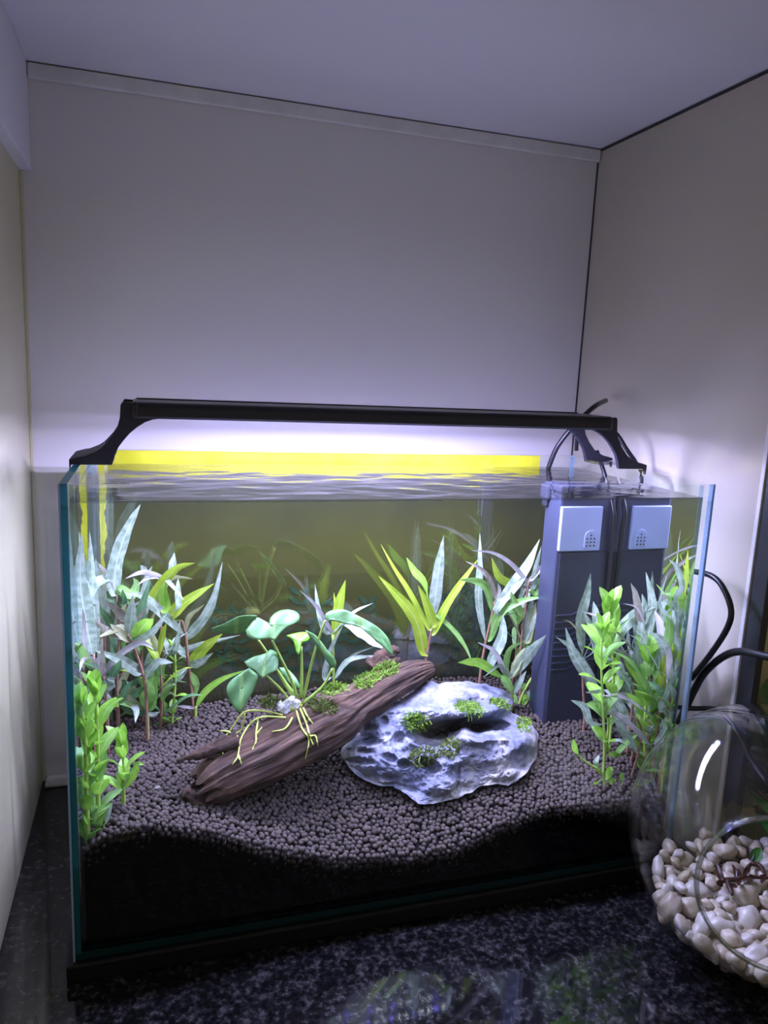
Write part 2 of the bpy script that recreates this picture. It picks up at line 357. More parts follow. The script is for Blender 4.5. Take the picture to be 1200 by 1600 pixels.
# ------------------------------------------------------------------ structure
YF = -0.42     # how far the niche's ceiling and sides come forward
props(box('wall_back', (XL - .05, YB, ZB - .05), (XR + .02, YB + .02, ZC + .02), 'wall_cream'), 'cream painted back panel of the niche behind the tank', 'wall', kind='structure')
props(box('wall_left', (XL - .05, -.16, ZB - .05), (XL, YB - .0005, ZC - .001), 'left_cream'), 'yellowish cream left side of the niche', 'wall', kind='structure')
props(box('wall_right', (XR, -.008, ZB - .0), (XR + .018, YB - .0012, ZC - .0035), 'laminate'), 'glossy beige laminate right side panel of the niche', 'wall', kind='structure')
props(box('ceiling', (XL - .05, YF, ZC), (XR + .05, YB + .02, ZC + .02), 'ceiling_white'), 'white underside above the niche', 'ceiling', kind='structure')
props(box('trim_1', (XL + .012, YB - .007, ZC - .0165), (XR - .001, YB - .0002, ZC - .0012), 'trim_white', bev=.0015), 'pale caulked strip along the top of the back panel', 'trim', kind='structure')
props(box('trim_2', (XL - .004, -.16, .704), (XL + .0115, YB - .0003, ZC - .0006), 'ceiling_white', bev=.0008), 'white boxed beam in the top left corner of the niche', 'trim', kind='structure')
props(box('trim_3', (XR - .0012, -.0135, ZB), (XR + .018, -.0082, ZC - .003), 'trim_white', bev=.0008), 'thin white edge strip of the right laminate panel', 'trim', kind='structure')
props(box('trim_4', (XR + .001, -.033, ZB), (XR + .010, -.0136, ZC - .003), 'dark_post', bev=.001), 'dark metal post at the front of the right panel', 'trim', kind='structure')
props(box('trim_5', (XL, YB - .004, ZB), (XL + .0035, YB - .0006, .703), 'left_cream', bev=.0006), 'cream bead in the left rear corner', 'trim', kind='structure')
props(box('trim_6', (XR - .0018, YB - .0018, ZB), (XR - .0002, YB - .0002, ZC - .017), 'dark_gap'), 'thin dark joint in the right rear corner', 'trim', kind='structure')
props(box('trim_7', (XR - .0014, -.008, ZC - .0032), (XR + .01, YB - .002, ZC - .0006), 'dark_gap'), 'dark joint between ceiling and right panel', 'trim', kind='structure')
props(box('trim_8', (XL + .012, YB - .0012, ZC - .0014), (XR - .001, YB - .0001, ZC - .0002), 'dark_gap'), 'hairline dark joint above the caulked strip', 'trim', kind='structure')
props(box('baseboard_back', (XL + .004, YB - .022, ZB), (XR - .002, YB - .0003, ZB + .006), 'trim_white', bev=.002), 'white caulk along the foot of the back panel', 'baseboard', kind='structure')
props(box('wall_far_right', (XR + .019, .06, ZB - .05), (XR + .9, .08, ZC - .001), 'far_wall'), 'dim brownish beige wall beyond the dark post', 'wall', kind='structure')
props(box('granite_countertop', (XL - .05, -.75, ZB - .03), (XR + .9, YB + .01, ZB), 'granite'), 'polished black speckled granite countertop under the tank', 'countertop')

# ------------------------------------------------------------------ the tank
tank = empty('fish_tank', (TW / 2, TD / 2, 0), 'rectangular rimless glass fish tank with planted soil', 'fish tank')
def pane(name, a, b, edge_idx, m='glass', em='edge_teal'):
    return box(name, a, b, None, tank, mats=[m, em], idx=edge_idx)
# face order: bottom top front right back left ; 1 = edge material
pane('front_pane', (G, 0, G), (TW - G, G, TH), [1, 0, 0, 0, 0, 0])
pane('back_pane', (G, TD - G, G), (TW - G, TD, TH), [1, 0, 0, 0, 0, 0], 'back_glass')
pane('left_pane', (0, 0, G), (G, TD, TH), [1, 1, 1, 0, 1, 0])
pane('right_pane', (TW - G, 0, G), (TW, TD, TH), [1, 0, 1, 0, 1, 0], em='edge_pale')
pane('bottom_pane', (0, 0, 0), (TW, TD, G), [1, 1, 1, 1, 1, 1], em='edge_bottom')
for sx, nm in ((0, 'l'), (1, 'r')):
    x0 = G if sx == 0 else TW - G - .0045
    for y0 in (G, TD - G - .003):
        box('silicone_seam', (x0, y0 + .0002, G), (x0 + .0045, y0 + .003, TH - .002), 'silicone', tank, .0012)
    xb = -.0004 if sx == 0 else TW - .0012
    box('edge_highlight', (xb, -.0012, 0), (xb + .0016, .0006, TH), 'edge_pale', tank)
box('bottom_edge_bead', (G, -.0006, G - .001), (TW - G, .0004, G + .0015), 'edge_bottom', tank)
props(box('tank_base', (-.006, -.005, ZB), (TW + .006, TD + .006, -.0006), 'base_black', bev=.002), 'flat black base board under the fish tank', 'tank base')

# water: one body, rippled top
def water():
    nx, ny = 150, 64; x0, x1, y0, y1 = G + .0004, TW - G - .0004, G + .0004, TD - G - .0004; z0 = G + .001
    v = []; f = []; mi = []
    for j in range(ny):
        for i in range(nx):
            x = x0 + (x1 - x0) * i / (nx - 1); y = y0 + (y1 - y0) * j / (ny - 1)
            a = noise.noise(Vector((x * 22, y * 34, 3.1))) + .5 * noise.noise(Vector((x * 50, y * 70, 8.1)))
            e = min(i, nx - 1 - i, 6) / 6 * min(j, ny - 1 - j, 4) / 4
            v.append((x, y, ZW + a * .0006 * e))
    for j in range(ny - 1):
        for i in range(nx - 1): k = j * nx + i; f.append((k, k + 1, k + nx + 1, k + nx)); mi.append(0)
    b = len(v); v += [(x0, y0, z0), (x1, y0, z0), (x1, y1, z0), (x0, y1, z0)]
    fr = [i for i in range(nx)]; bk = [(ny - 1) * nx + i for i in range(nx)]; lf = [j * nx for j in range(ny)]; rt = [j * nx + nx - 1 for j in range(ny)]
    f += [tuple([b, b + 1] + fr[::-1]), tuple([b + 1, b + 2] + rt[::-1]), tuple([b + 2, b + 3] + bk), tuple([b + 3, b] + lf), (b + 3, b + 2, b + 1, b)]
    mi += [1, 2, 1, 2, 1]
    o = mesh('water', v, f, ['water_top', 'water_side', 'water_end'], None, (TW / 2, TD / 2, G), True, mat_idx=mi)
    for k in range(len(f) - 5, len(f)): o.data.polygons[k].use_smooth = False
    o.data.set_sharp_from_angle(angle=math.radians(40))
    props(o, 'clear rippled water filling the fish tank', 'water', kind='stuff')
water()
# meniscus line along the front glass
men = box('meniscus', (G + .0005, G + .0001, ZW - .0016), (TW - G - .0005, G + .0014, ZW + .0006), 'clear_plastic', tank, .0005)

# printed sheet behind the back pane
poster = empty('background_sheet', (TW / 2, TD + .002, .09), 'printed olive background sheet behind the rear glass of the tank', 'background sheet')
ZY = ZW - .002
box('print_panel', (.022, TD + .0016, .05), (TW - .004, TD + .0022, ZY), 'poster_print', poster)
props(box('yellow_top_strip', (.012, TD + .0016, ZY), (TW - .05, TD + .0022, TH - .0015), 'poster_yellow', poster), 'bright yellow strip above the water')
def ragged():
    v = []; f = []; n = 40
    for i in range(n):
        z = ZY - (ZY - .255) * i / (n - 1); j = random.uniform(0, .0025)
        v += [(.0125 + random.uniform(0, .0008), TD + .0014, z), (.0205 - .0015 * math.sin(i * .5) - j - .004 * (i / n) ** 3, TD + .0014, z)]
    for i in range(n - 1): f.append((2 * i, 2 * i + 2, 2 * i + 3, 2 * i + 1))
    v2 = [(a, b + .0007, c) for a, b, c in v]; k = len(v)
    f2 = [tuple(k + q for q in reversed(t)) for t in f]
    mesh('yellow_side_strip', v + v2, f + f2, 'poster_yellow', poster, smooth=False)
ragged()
def print_leaves(name, items, mat):
    v = []; f = []
    for (u, vv, L, ang, wd) in items:
        p = atY(u, vv, TD + .0013); l = px2m(L, p); q = math.radians(ang); dx, dz = math.cos(q), math.sin(q)
        y = TD + .0013 - random.uniform(0, .0005)
        k = len(v); pr = [0, .6, 1, .75, 0]
        for s, sg in [(0, 0), (.3, 1), (.55, 1), (.8, .7), (1, 0), (.8, -.7), (.55, -1), (.3, -1)]:
            v.append((p.x + dx * l * s - dz * l * wd * sg * .5, y, p.z + dz * l * s + dx * l * wd * sg * .5))
        f.append(tuple(range(k, k + 8)))
    mesh(name, v, f, mat, poster, smooth=False)
R_ = random.Random(3)
print_leaves('printed_dark_bush', [(R_.uniform(690, 850), R_.uniform(915, 1060), R_.uniform(18, 30), R_.uniform(0, 360), .75) for _ in range(150)], 'print_dark')
print_leaves('printed_bush_leaves', [(R_.uniform(700, 845), R_.uniform(925, 1055), R_.uniform(8, 15), R_.uniform(-40, 220), .5) for _ in range(170)], 'print_green')
items = []
for u0, n in ((575, 9), (603, 7), (470, 10), (500, 9), (350, 8), (372, 8), (520, 8), (545, 7), (440, 6)):
    for k in range(n):
        for s in (20, 160): items.append((u0 + R_.uniform(-2, 2), 1065 - k * 15, R_.uniform(14, 26), s + R_.uniform(-8, 45) * (1 if s < 90 else -1), .34))
print_leaves('printed_stem_plants', items, 'print_green')
print_leaves('printed_stones', [(R_.uniform(612, 665), R_.uniform(985, 1050), R_.uniform(14, 26), R_.uniform(-12, 12), .5) for _ in range(26)], 'print_stone')

# ------------------------------------------------------------------ soil
def soil():
    nx, ny = 90, 44; x0, x1, y0, y1 = G + .001, TW - G - .001, G + .0055, TD - G - .001
    v = []; f = []
    for j in range(ny):
        for i in range(nx):
            x = x0 + (x1 - x0) * i / (nx - 1); y = y0 + (y1 - y0) * j / (ny - 1); v.append((x, y, soil_h(x, y) - .0045))
    for j in range(ny - 1):
        for i in range(nx - 1): k = j * nx + i; f.append((k, k + 1, k + nx + 1, k + nx))
    b = len(v); z0 = G + .0015; v += [(x0, y0, z0), (x1, y0, z0), (x1, y1, z0), (x0, y1, z0)]
    f += [tuple([b, b + 1] + list(range(nx))[::-1]), tuple([b + 1, b + 2] + [j * nx + nx - 1 for j in range(ny)][::-1]),
          tuple([b + 2, b + 3] + [(ny - 1) * nx + i for i in range(nx)]), tuple([b + 3, b] + [j * nx for j in range(ny)])]
    root = mesh('aquarium_soil', v, f, 'pellet_core', None, (TW / 2, TD / 2, G), True)
    props(root, 'dark brown round soil pellets banked across the tank floor', 'soil', kind='stuff')
    v = []; f = []; nx = 160; ya, yb = G + .0010, G + .0056     # near-black slab painting the shade on the soil front, below the top pellet rows
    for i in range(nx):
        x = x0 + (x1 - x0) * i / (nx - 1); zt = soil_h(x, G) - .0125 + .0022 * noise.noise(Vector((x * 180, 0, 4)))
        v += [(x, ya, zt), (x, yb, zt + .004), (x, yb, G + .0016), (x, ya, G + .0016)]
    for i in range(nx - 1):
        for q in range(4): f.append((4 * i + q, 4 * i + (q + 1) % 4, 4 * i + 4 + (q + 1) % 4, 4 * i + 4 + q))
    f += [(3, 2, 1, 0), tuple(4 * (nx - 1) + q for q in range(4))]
    mesh('soil_shade_slab', v, f, 'soil_shade', root, smooth=False)
    # pellets, joined into one part
    import bmesh
    bm = bmesh.new(); bmesh.ops.create_icosphere(bm, subdivisions=2, radius=1)
    iv2 = np.array([q.co[:] for q in bm.verts]); if2 = np.array([[q.index for q in p.verts] for p in bm.faces]); bm.free()
    bm = bmesh.new(); bmesh.ops.create_icosphere(bm, subdivisions=1, radius=1)
    iv = np.array([q.co[:] for q in bm.verts]); iff = np.array([[q.index for q in p.verts] for p in bm.faces]); bm.free()
    P = []
    sp = .0053; row = 0; y = G + .0035
    while y < TD - G - .003:
        x = G + .004 + (sp / 2 if row % 2 else 0)
        while x < TW - G - .003:
            xx, yy = x + random.gauss(0, .0009), y + random.gauss(0, .0009)
            P.append((xx, max(yy, G + .0032), soil_h(xx, yy) + random.gauss(-.0006, .0007)))
            if random.random() < .5: P.append((xx + random.uniform(-.003, .003), max(yy + random.uniform(-.003, .003), G + .0032), soil_h(xx, yy) - .0032))
            x += sp
        y += sp * .87; row += 1
    x = G + .003
    while x < TW - G - .003:        # the layers pressed against the front glass
        h = soil_h(x, G); k = 1
        while k < 5:
            P.append((x + random.gauss(0, .001), G + .0031 + random.uniform(0, .0006), h - k * .0047 + random.gauss(0, .0006))); k += 1
        x += sp
    P = np.array(P); n = len(P)
    V = []; F = []; base = 0
    for (v0, f0, sel) in ((iv2, if2, P[:, 1] < .0), (iv, iff, P[:, 1] >= .0)):
        Q = P[sel]; m = len(Q)
        if not m: continue
        r = rng.normal(.00285, .00028, (m, 1, 1)); sc = 1 + rng.normal(0, .07, (m, 1, 3)); q = rng.normal(size=(m, 4)); q /= np.linalg.norm(q, axis=1)[:, None]
        a, b_, c, d = q.T
        M = np.stack([np.stack([1 - 2 * (c * c + d * d), 2 * (b_ * c - d * a), 2 * (b_ * d + c * a)], -1), np.stack([2 * (b_ * c + d * a), 1 - 2 * (b_ * b_ + d * d), 2 * (c * d - b_ * a)], -1), np.stack([2 * (b_ * d - c * a), 2 * (c * d + b_ * a), 1 - 2 * (b_ * b_ + c * c)], -1)], 1)
        vv = np.einsum('mij,mkj->mki', M, v0[None] * sc * r * (1 + rng.normal(0, .035, (m, len(v0), 1)))) + Q[:, None, :]
        V.append(vv.reshape(-1, 3)); F.append((f0[None] + (base + np.arange(m) * len(v0))[:, None, None]).reshape(-1, 3)); base += m * len(v0)
    V = np.concatenate(V) - np.array(root.location); F = np.concatenate(F)
    me = bpy.data.meshes.new('soil_pellets'); me.vertices.add(len(V)); me.vertices.foreach_set('co', V.ravel().astype(np.float32))
    me.loops.add(len(F) * 3); me.loops.foreach_set('vertex_index', F.ravel().astype(np.int32))
    me.polygons.add(len(F)); me.polygons.foreach_set('loop_start', np.arange(0, len(F) * 3, 3, dtype=np.int32))
    me.polygons.foreach_set('use_smooth', np.ones(len(F), dtype=bool)); me.materials.append(MATS['pellet']); me.update(calc_edges=True)
    o = bpy.data.objects.new('soil_pellets', me); COL.objects.link(o); o.parent = root; o['kind'] = 'stuff'
soil()

# ------------------------------------------------------------------ driftwood
def driftwood():
    px = [(95, 1010), (210, 940), (380, 855), (560, 755), (690, 690), (770, 640), (900, 560), (1030, 495), (1112, 468)]
    rp = [92, 112, 126, 132, 122, 92, 82, 66, 38]
    Yd = [.058, .066, .078, .095, .11, .122, .145, .168, .185]
    C = [atY(*crop(cB, p), Y) for p, Y in zip(px, Yd)]
    Rm = [px2m(r / cB[2], c) for r, c in zip(rp, C)]
    n, seg = 150, 96; sp = catmull(C, n); v = []; f = []; uv = []
    for i, p in enumerate(sp):
        t = i / (n - 1); T = (sp[min(i + 1, n - 1)] - sp[max(i - 1, 0)]).normalized()
        a = T.cross(Vector((0, 0, 1))).normalized(); b = a.cross(T)
        r = float(np.interp(t, np.linspace(0, 1, len(Rm)), Rm))
        if t < .05: r *= .80 + .2 * (t / .05)
        for k in range(seg):
            q = 2 * PI * k / seg; cs, sn = math.cos(q), math.sin(q)
            d = Vector((cs * 3.2, sn * 3.2, t * 3.0)); g = noise.fractal(d, .9, 2.0, 4) * .13
            gr = noise.noise(Vector((cs * 9, sn * 9, t * 4.5))) * .055 + abs(noise.noise(Vector((cs * 17, sn * 17, t * 7)))) * -.06
            crack = -.12 * max(0, 1 - abs(noise.noise(Vector((cs * 4, sn * 4, t * 1.6 + 9)))) * 14)
            rr = r * (1 + g + gr + crack) * (1 - .12 * abs(sn) ** 3)
            lip = 0
            if i < 10:      # ragged hollow near end
                lip = (noise.noise(Vector((cs * 3, sn * 3, 20))) * .016) * (1 - i / 10)
            v.append(p + a * (cs * rr) + b * (sn * rr) + T * lip); uv.append((k / seg if k <= seg / 2 else 1 - k / seg, t))
    for i in range(n - 1):
        for k in range(seg): k2 = (k + 1) % seg; f.append((i * seg + k, i * seg + k2, (i + 1) * seg + k2, (i + 1) * seg + k))
    # hollow cap at near end, closed cap at far end
    b0 = len(v); T0 = (sp[1] - sp[0]).normalized()
    for ring, (s, dep) in enumerate(((.82, .006), (.6, .022), (.3, .03))):
        for k in range(seg): v.append(sp[0] + (v[k] - sp[0]) * s + T0 * dep); uv.append((k / seg, .0))
    prev = 0
    for ring in range(3):
        cur = b0 + ring * seg
        for k in range(seg): k2 = (k + 1) % seg; f.append((prev + k2, prev + k, cur + k, cur + k2))
        prev = cur
    f.append(tuple(prev + k for k in range(seg)))
    l = (n - 1) * seg; b1 = len(v)
    for k in range(seg): v.append(sp[-1] + (v[l + k] - sp[-1]) * .5 + (sp[-1] - sp[-2]).normalized() * .004); uv.append((k / seg, 1))
    for k in range(seg): k2 = (k + 1) % seg; f.append((l + k, l + k2, b1 + k2, b1 + k))
    f.append(tuple(b1 + k for k in range(seg)))
    root = empty('driftwood', (sp[40].x, sp[40].y, soil_h(sp[40].x, sp[40].y)), 'weathered brown driftwood log lying slanted across the soil', 'driftwood')
    trunk = mesh('trunk', v, f, 'wood', root, uvs=uv)
    def splinter(name, pts, Ys, rs):
        c = [atY(*crop(cB, p), Y) for p, Y in zip(pts, Ys)]; rr = [px2m(r / cB[2], c[0]) for r in rs]
        vv, ff = tube_data(c, rr, 20, 30); ctr = catmull(c, 30)
        vv = [ctr[i // 20] + (p - ctr[i // 20]) * (1 + .5 * noise.noise(p * 160) + .35 * noise.noise(p * 420)) for i, p in enumerate(vv)]
        mesh(name, vv, ff, 'wood', root, uvs=[(i % 20 / 20, i // 20 / 30) for i in range(len(vv))])
    splinter('splinter', [(-12, 880), (60, 862), (150, 835), (260, 790)], (.062, .064, .066, .07), (5, 16, 30, 36))
    splinter('knot_stub', [(860, 470), (905, 425), (950, 398), (980, 388)], (.165, .168, .170, .172), (34, 34, 26, 12))
    splinter('knot_stub', [(880, 470), (930, 448), (985, 432)], (.16, .162, .165), (26, 24, 12))
    splinter('broken_lip', [(20, 1020), (80, 1060), (150, 1082), (230, 1070)], (.05, .052, .055, .062), (22, 34, 36, 30))
    return root, trunk
wood_root, wood_trunk = driftwood()
def bvh_of(o):
    off = wloc(o); me = o.data
    return BVHTree.FromPolygons([Vector(v.co) + off for v in me.vertices], [tuple(p.vertices) for p in me.polygons])
wood_bvh = bvh_of(wood_trunk)

# ------------------------------------------------------------------ rock
def rock():
    ol = [(500, 190), (560, 205), (640, 195), (730, 200), (800, 215), (880, 245), (905, 265), (895, 340), (940, 360), (990, 390), (1015, 430), (1022, 480), (1010, 560), (960, 630), (880, 685), (830, 672), (760, 682), (690, 720), (620, 745), (570, 760), (520, 768), (460, 768), (425, 738), (380, 705), (340, 685), (290, 682), (220, 662), (170, 632), (130, 590), (100, 540), (100, 505), (150, 470), (190, 450), (185, 400), (200, 350), (260, 320), (330, 300), (380, 285), (440, 240), (470, 210)]
    cx, cy = 570, 470
    ang = np.array([math.atan2(y - cy, x - cx) for x, y in ol]); rad = np.array([math.hypot(x - cx, y - cy) for x, y in ol])
    o = np.argsort(ang); ang, rad = ang[o], rad[o]
    ang = np.concatenate([ang - 2 * PI, ang, ang + 2 * PI]); rad = np.tile(rad, 3)
    gouge = [(670, 415, 180, 46, .042, -.04), (520, 460, 100, 36, .016, .1), (372, 470, 28, 34, .014, 0), (300, 380, 16, 20, .011, 0), (236, 410, 24, 16, .011, 0), (245, 478, 40, 18, .013, 0), (215, 522, 40, 12, .009, .1), (190, 568, 60, 14, .012, .1), (392, 582, 26, 20, .011, 0), (510, 585, 55, 26, .013, .4), (330, 555, 34, 18, .009, .5), (320, 645, 30, 14, .008, 0), (520, 640, 26, 34, .007, 0), (450, 510, 30, 30, .008, 0)]
    GX = np.linspace(60, 1060, 14); GY = np.linspace(150, 800, 12)
    GR = np.array([[ground(*crop(cC, (a, b))).y for a in GX] for b in GY])
    def soil_y(x, y):
        i = min(max((x - 60) / 1000 * 13, 0), 12.999); j = min(max((y - 150) / 650 * 11, 0), 10.999); a, b = int(i), int(j); u, w_ = i - a, j - b
        return (GR[b, a] * (1 - u) + GR[b, a + 1] * u) * (1 - w_) + (GR[b + 1, a] * (1 - u) + GR[b + 1, a + 1] * u) * w_
    def front(x, y, rho):
        Y = np.interp(y, [190, 330, 420, 560, 768], [.150, .118, .108, .078, .046])
        Y += .012 * max(0, (x - 640) / 380) ** 1.5 * 1 + .030 * (rho ** 6) - .004
        Y += .014 * max(0, (300 - x) / 200)
        # ledge: upper mass overhangs the hollow
        Y -= .018 * math.exp(-((y - 340) / 34) ** 2) * (1 / (1 + math.exp(-(x - 500) / 40))) * (1 / (1 + math.exp((x - 840) / 30)))
        # ridge running down to the foot, slope to its right falls back
        rx = 640 - (y - 520) * .25
        if y > 430: Y -= .014 * math.exp(-((x - rx) / 70) ** 2) * min(1, (y - 430) / 80) ; Y += .010 * max(0, min(1, (x - rx - 20) / 120)) * min(1, (y - 430) / 60)
        for (gx, gy, a, b, d, th) in gouge:
            dx, dy = x - gx, y - gy; u = (dx * math.cos(th) + dy * math.sin(th)) / a; w_ = (-dx * math.sin(th) + dy * math.cos(th)) / b
            q = u * u + w_ * w_
            if q < 1.8: Y += d * max(0, 1 - q / 1.6) ** .7
        y0_ = y; y = y + 26 * noise.noise(Vector((x * .014, 0, 7)))
        if y > 400: Y = min(Y, soil_y(x, y) - .013 + .012 * max(0, 1 - (y - 400) / 60))
        if x > 600 and y > 425:      # steep slab on the right
            yb = float(np.interp(x, [600, 640, 760, 880, 960, 1010, 1022], [752, 738, 684, 684, 632, 560, 480]))
            Y = min(Y, soil_y(x, yb) - .010 + .00007 * (yb - y) + .03 * max(0, (660 - x) / 60) + .03 * max(0, (470 - y) / 45))
        y = y0_
        p = Vector((x * .012, y * .012, 1.7)); Y += .0036 * noise.fractal(p, .75, 2.1, 7) + .011 * (noise.voronoi(Vector((x * .0085, y * .0115, 3.3)))[0][0] - .35) + .003 * (noise.voronoi(Vector((x * .03, y * .036, 1.3)))[0][0] - .35)
        Y += .0018 * abs(noise.noise(Vector((x * .03, y * .03, 5)))) + .0014 * noise.noise(Vector((x * .09, y * .09, 2)))
        Y += .0025 * math.sin((y * .06 + x * .012) + 2 * noise.noise(Vector((x * .01, y * .01, 0)))) * (1 if x > 600 else .4)
        return Y
    nr, na = 80, 240; v = []; f = []
    for j in range(1, nr + 1):
        rho = (j / nr) ** .85
        for k in range(na):
            th = -PI + 2 * PI * k / na; r = float(np.interp(th, ang, rad)) * rho * (1 + .02 * noise.noise(Vector((math.cos(th) * 9, math.sin(th) * 9, 0))) * rho)
            x, y = cx + r * math.cos(th), cy + r * math.sin(th); v.append(atY(*crop(cC, (x, y)), front(x, y, rho)))
    c0 = len(v); v.append(atY(*crop(cC, (cx, cy)), front(cx, cy, 0)))
    for j in range(nr - 1):
        for k in range(na): k2 = (k + 1) % na; f.append((j * na + k, j * na + k2, (j + 1) * na + k2, (j + 1) * na + k))
    for k in range(na): f.append((c0, (k + 1) % na, k))
    prev = (nr - 1) * na                                   # the far side, closing the stone
    for (s, dy, dz) in ((.93, .018, 0), (.75, .034, -.004), (.45, .045, -.008)):
        cur = len(v)
        for k in range(na):
            q = v[(nr - 1) * na + k]; ctr = v[c0]; p = Vector((ctr.x + (q.x - ctr.x) * s, q.y * .6 + .4 * .12 + dy, ctr.z + (q.z - ctr.z) * s + dz))
            v.append(p + Vector((0, noise.noise(p * 60) * .004, 0)))
        for k in range(na): k2 = (k + 1) % na; f.append((prev + k, prev + k2, cur + k2, cur + k))
        prev = cur
    f.append(tuple(prev + k for k in range(na)))
    base = ground(690, 1235)
    ro = mesh('rock', v, f, 'rock', None, base); ro.data.set_sharp_from_angle(angle=math.radians(55))
    props(ro, 'pitted pale grey limestone rock leaning against the driftwood', 'rock'); return ro
rock_o = rock(); rock_bvh = bvh_of(rock_o)
def hit(u, v, which):
    d = ray(u, v).normalized(); best = None
    for b in which:
        r = b.ray_cast(CAM_LOC, d)
        if r[0] is not None and (best is None or r[3] < best[3]): best = r
    return best

# ------------------------------------------------------------------ moss
def moss_patch(c, ctr, rx, ry, n, bvhs, mat, label, Yf=.1, ang=0):
    v = []; f = []; uv = []; org = None
    for i in range(n):
        a = random.uniform(0, 2 * PI); q = math.sqrt(random.random()); ex, ey = rx * q * math.cos(a), ry * q * math.sin(a)
        u, w_ = crop(c, (ctr[0] + ex * math.cos(ang) - ey * math.sin(ang), ctr[1] + ex * math.sin(ang) + ey * math.cos(ang)))
        h = hit(u, w_, bvhs)
        P, nn = (h[0], h[1]) if h else (atY(u, w_, Yf), Vector((0, -.5, .8)))
        if nn.dot(ray(u, w_)) > 0: nn = -nn
        if org is None: org = P.copy()
        L = random.uniform(.004, .0095) * (1.15 - .5 * q)
        D = (nn * .5 + Vector((random.gauss(0, .6), random.gauss(0, .5), random.gauss(.35, .4)))).normalized()
        S = D.cross(Vector((random.gauss(0, 1), random.gauss(0, 1), random.gauss(0, 1)))).normalized()
        k = len(v); p0 = P - nn * .0005; bend = Vector((0, 0, -.35))
        for s, wd in ((0, .0003), (.35, .0007), (.7, .0006), (1, .0001)):
            p = p0 + D * (L * s) + bend * (L * s * s * .6); v += [p - S * wd, p + S * wd]; uv += [(0.1, s), (.3, s)]
        for s in range(3): f.append((k + 2 * s, k + 2 * s + 1, k + 2 * s + 3, k + 2 * s + 2))
        for s in (.3, .5, .7, .9):              # side leaflets
            p = p0 + D * (L * s) + bend * (L * s * s * .6)
            for sg in (-1, 1):
                e = p + (S * sg * .8 + D * .6).normalized() * random.uniform(.001, .0018); x = D.cross(S) * .0004
                k = len(v); v += [p - D * .0003, p + D * .0004, e]; uv += [(.1, 0), (.3, .5), (.2, 1)]; f.append((k, k + 1, k + 2))
    props(mesh('moss_patch', v, f, mat, None, org, False, uvs=uv), label, 'moss')
WB = [wood_bvh]; RB = [rock_bvh]
moss_patch(cB, (405, 622), 48, 30, 150, WB, 'moss_dark', 'small dull moss tuft on the driftwood left of the white rhizome')
moss_patch(cB, (690, 565), 62, 26, 210, WB, 'moss', 'moss strip on the driftwood just right of the broad-leaved plant', ang=-.2)
moss_patch(cB, (640, 640), 72, 36, 280, WB, 'moss_dark', 'largest olive moss patch low on the driftwood beside the roots', ang=.2)
moss_patch(cB, (835, 528), 56, 34, 240, WB, 'moss', 'bright green moss clump midway along the upper driftwood', ang=-.3)
moss_patch(cB, (920, 480), 62, 34, 260, WB, 'moss', 'bright green moss clump near the knotted far end of the driftwood', ang=-.3)
moss_patch(cC, (452, 385), 62, 42, 340, RB, 'moss', 'bright moss tuft at the left mouth of the rock hollow')
moss_patch(cC, (700, 322), 72, 32, 320, RB, 'moss', 'green moss cushion on the upper edge of the rock', ang=.25)
moss_patch(cC, (842, 298), 52, 22, 160, RB, 'moss', 'thin pale moss on the top right shoulder of the rock', ang=.3)
moss_patch(cC, (955, 398), 40, 34, 170, RB, 'moss', 'round moss spot at the right end of the rock', ang=.5)
moss_patch(cC, (485, 550), 78, 46, 330, RB, 'moss_dark', 'dark wet moss patch below the rock hollow', ang=-.2)
moss_patch(cC, (612, 505), 55, 40, 220, RB, 'moss_dark', 'dark moss in the middle under the rock ledge', ang=-.5)

# ------------------------------------------------------------------ plants
CL = {'s': 'leaf_s', 'y': 'leaf_y', 'b': 'leaf_b', 'g': 'leaf_g', 'd': 'leaf_d', 'm': 'leaf_m', 'l': 'leaf_l', 'o': 'leaf_o'}
def inside(u, v, Y):
    """point on the pixel ray at depth Y, drawn nearer where it would pass through a side pane"""
    Y = min(max(Y, .012), TD - .012)
    P = atY(u, v, Y)
    while (P.x > TW - .010 or P.x < .011) and Y > .014: Y -= .004; P = atY(u, v, Y)
    P.x = min(max(P.x, .010), TW - .010); return P
def leaf_data(pts, wid, tilt=0., fold=.12, pet=0., oval=False, n=13, wave=.08, side=None, seed=0):
    sp = catmull(pts, n); v = []; uv = []; f = []; cols = (-1, -.5, 0, .5, 1)
    for i, p in enumerate(sp):
        t = i / (n - 1); T = (sp[min(i + 1, n - 1)] - sp[max(i - 1, 0)]).normalized()
        if side is None:
            V = (p - CAM_LOC).normalized(); S = T.cross(V)
        else: S = side - T * side.dot(T)
        S.normalize(); Nn = T.cross(S)
        S2 = S * math.cos(tilt) + Nn * math.sin(tilt); N2 = T.cross(S2)
        if N2.z < 0: N2 = -N2
        x = max(0, (t - pet) / (1 - pet))
        if t <= pet: wd = .07
        elif oval: wd = max(.07, math.sin(PI * x ** .85) ** .62)
        else: wd = max(.05, (math.sin(PI * min(1, x ** .72)) ** .85))
        if i == n - 1: wd = .03
        wv = wave * math.sin(t * 23 + seed)
        for c in cols: v.append(p + S2 * (c * wd * wid / 2 * (1 + .5 * wv)) + N2 * ((fold * abs(c) + wv * c * abs(c)) * wd * wid / 2)); uv.append(((c + 1) / 2, t))
    m = len(cols)
    for i in range(n - 1):
        for k in range(m - 1): f.append((i * m + k, i * m + k + 1, (i + 1) * m + k + 1, (i + 1) * m + k))
    return v, f, uv
def near_stem(P, stem): return min(stem, key=lambda q: (q - P).length)
def add_leaf(root, P, wid, col, **kw):
    v, f, uv = leaf_data(P, wid, **kw); return mesh('leaf', v, f, CL.get(col, col), root, uvs=uv)
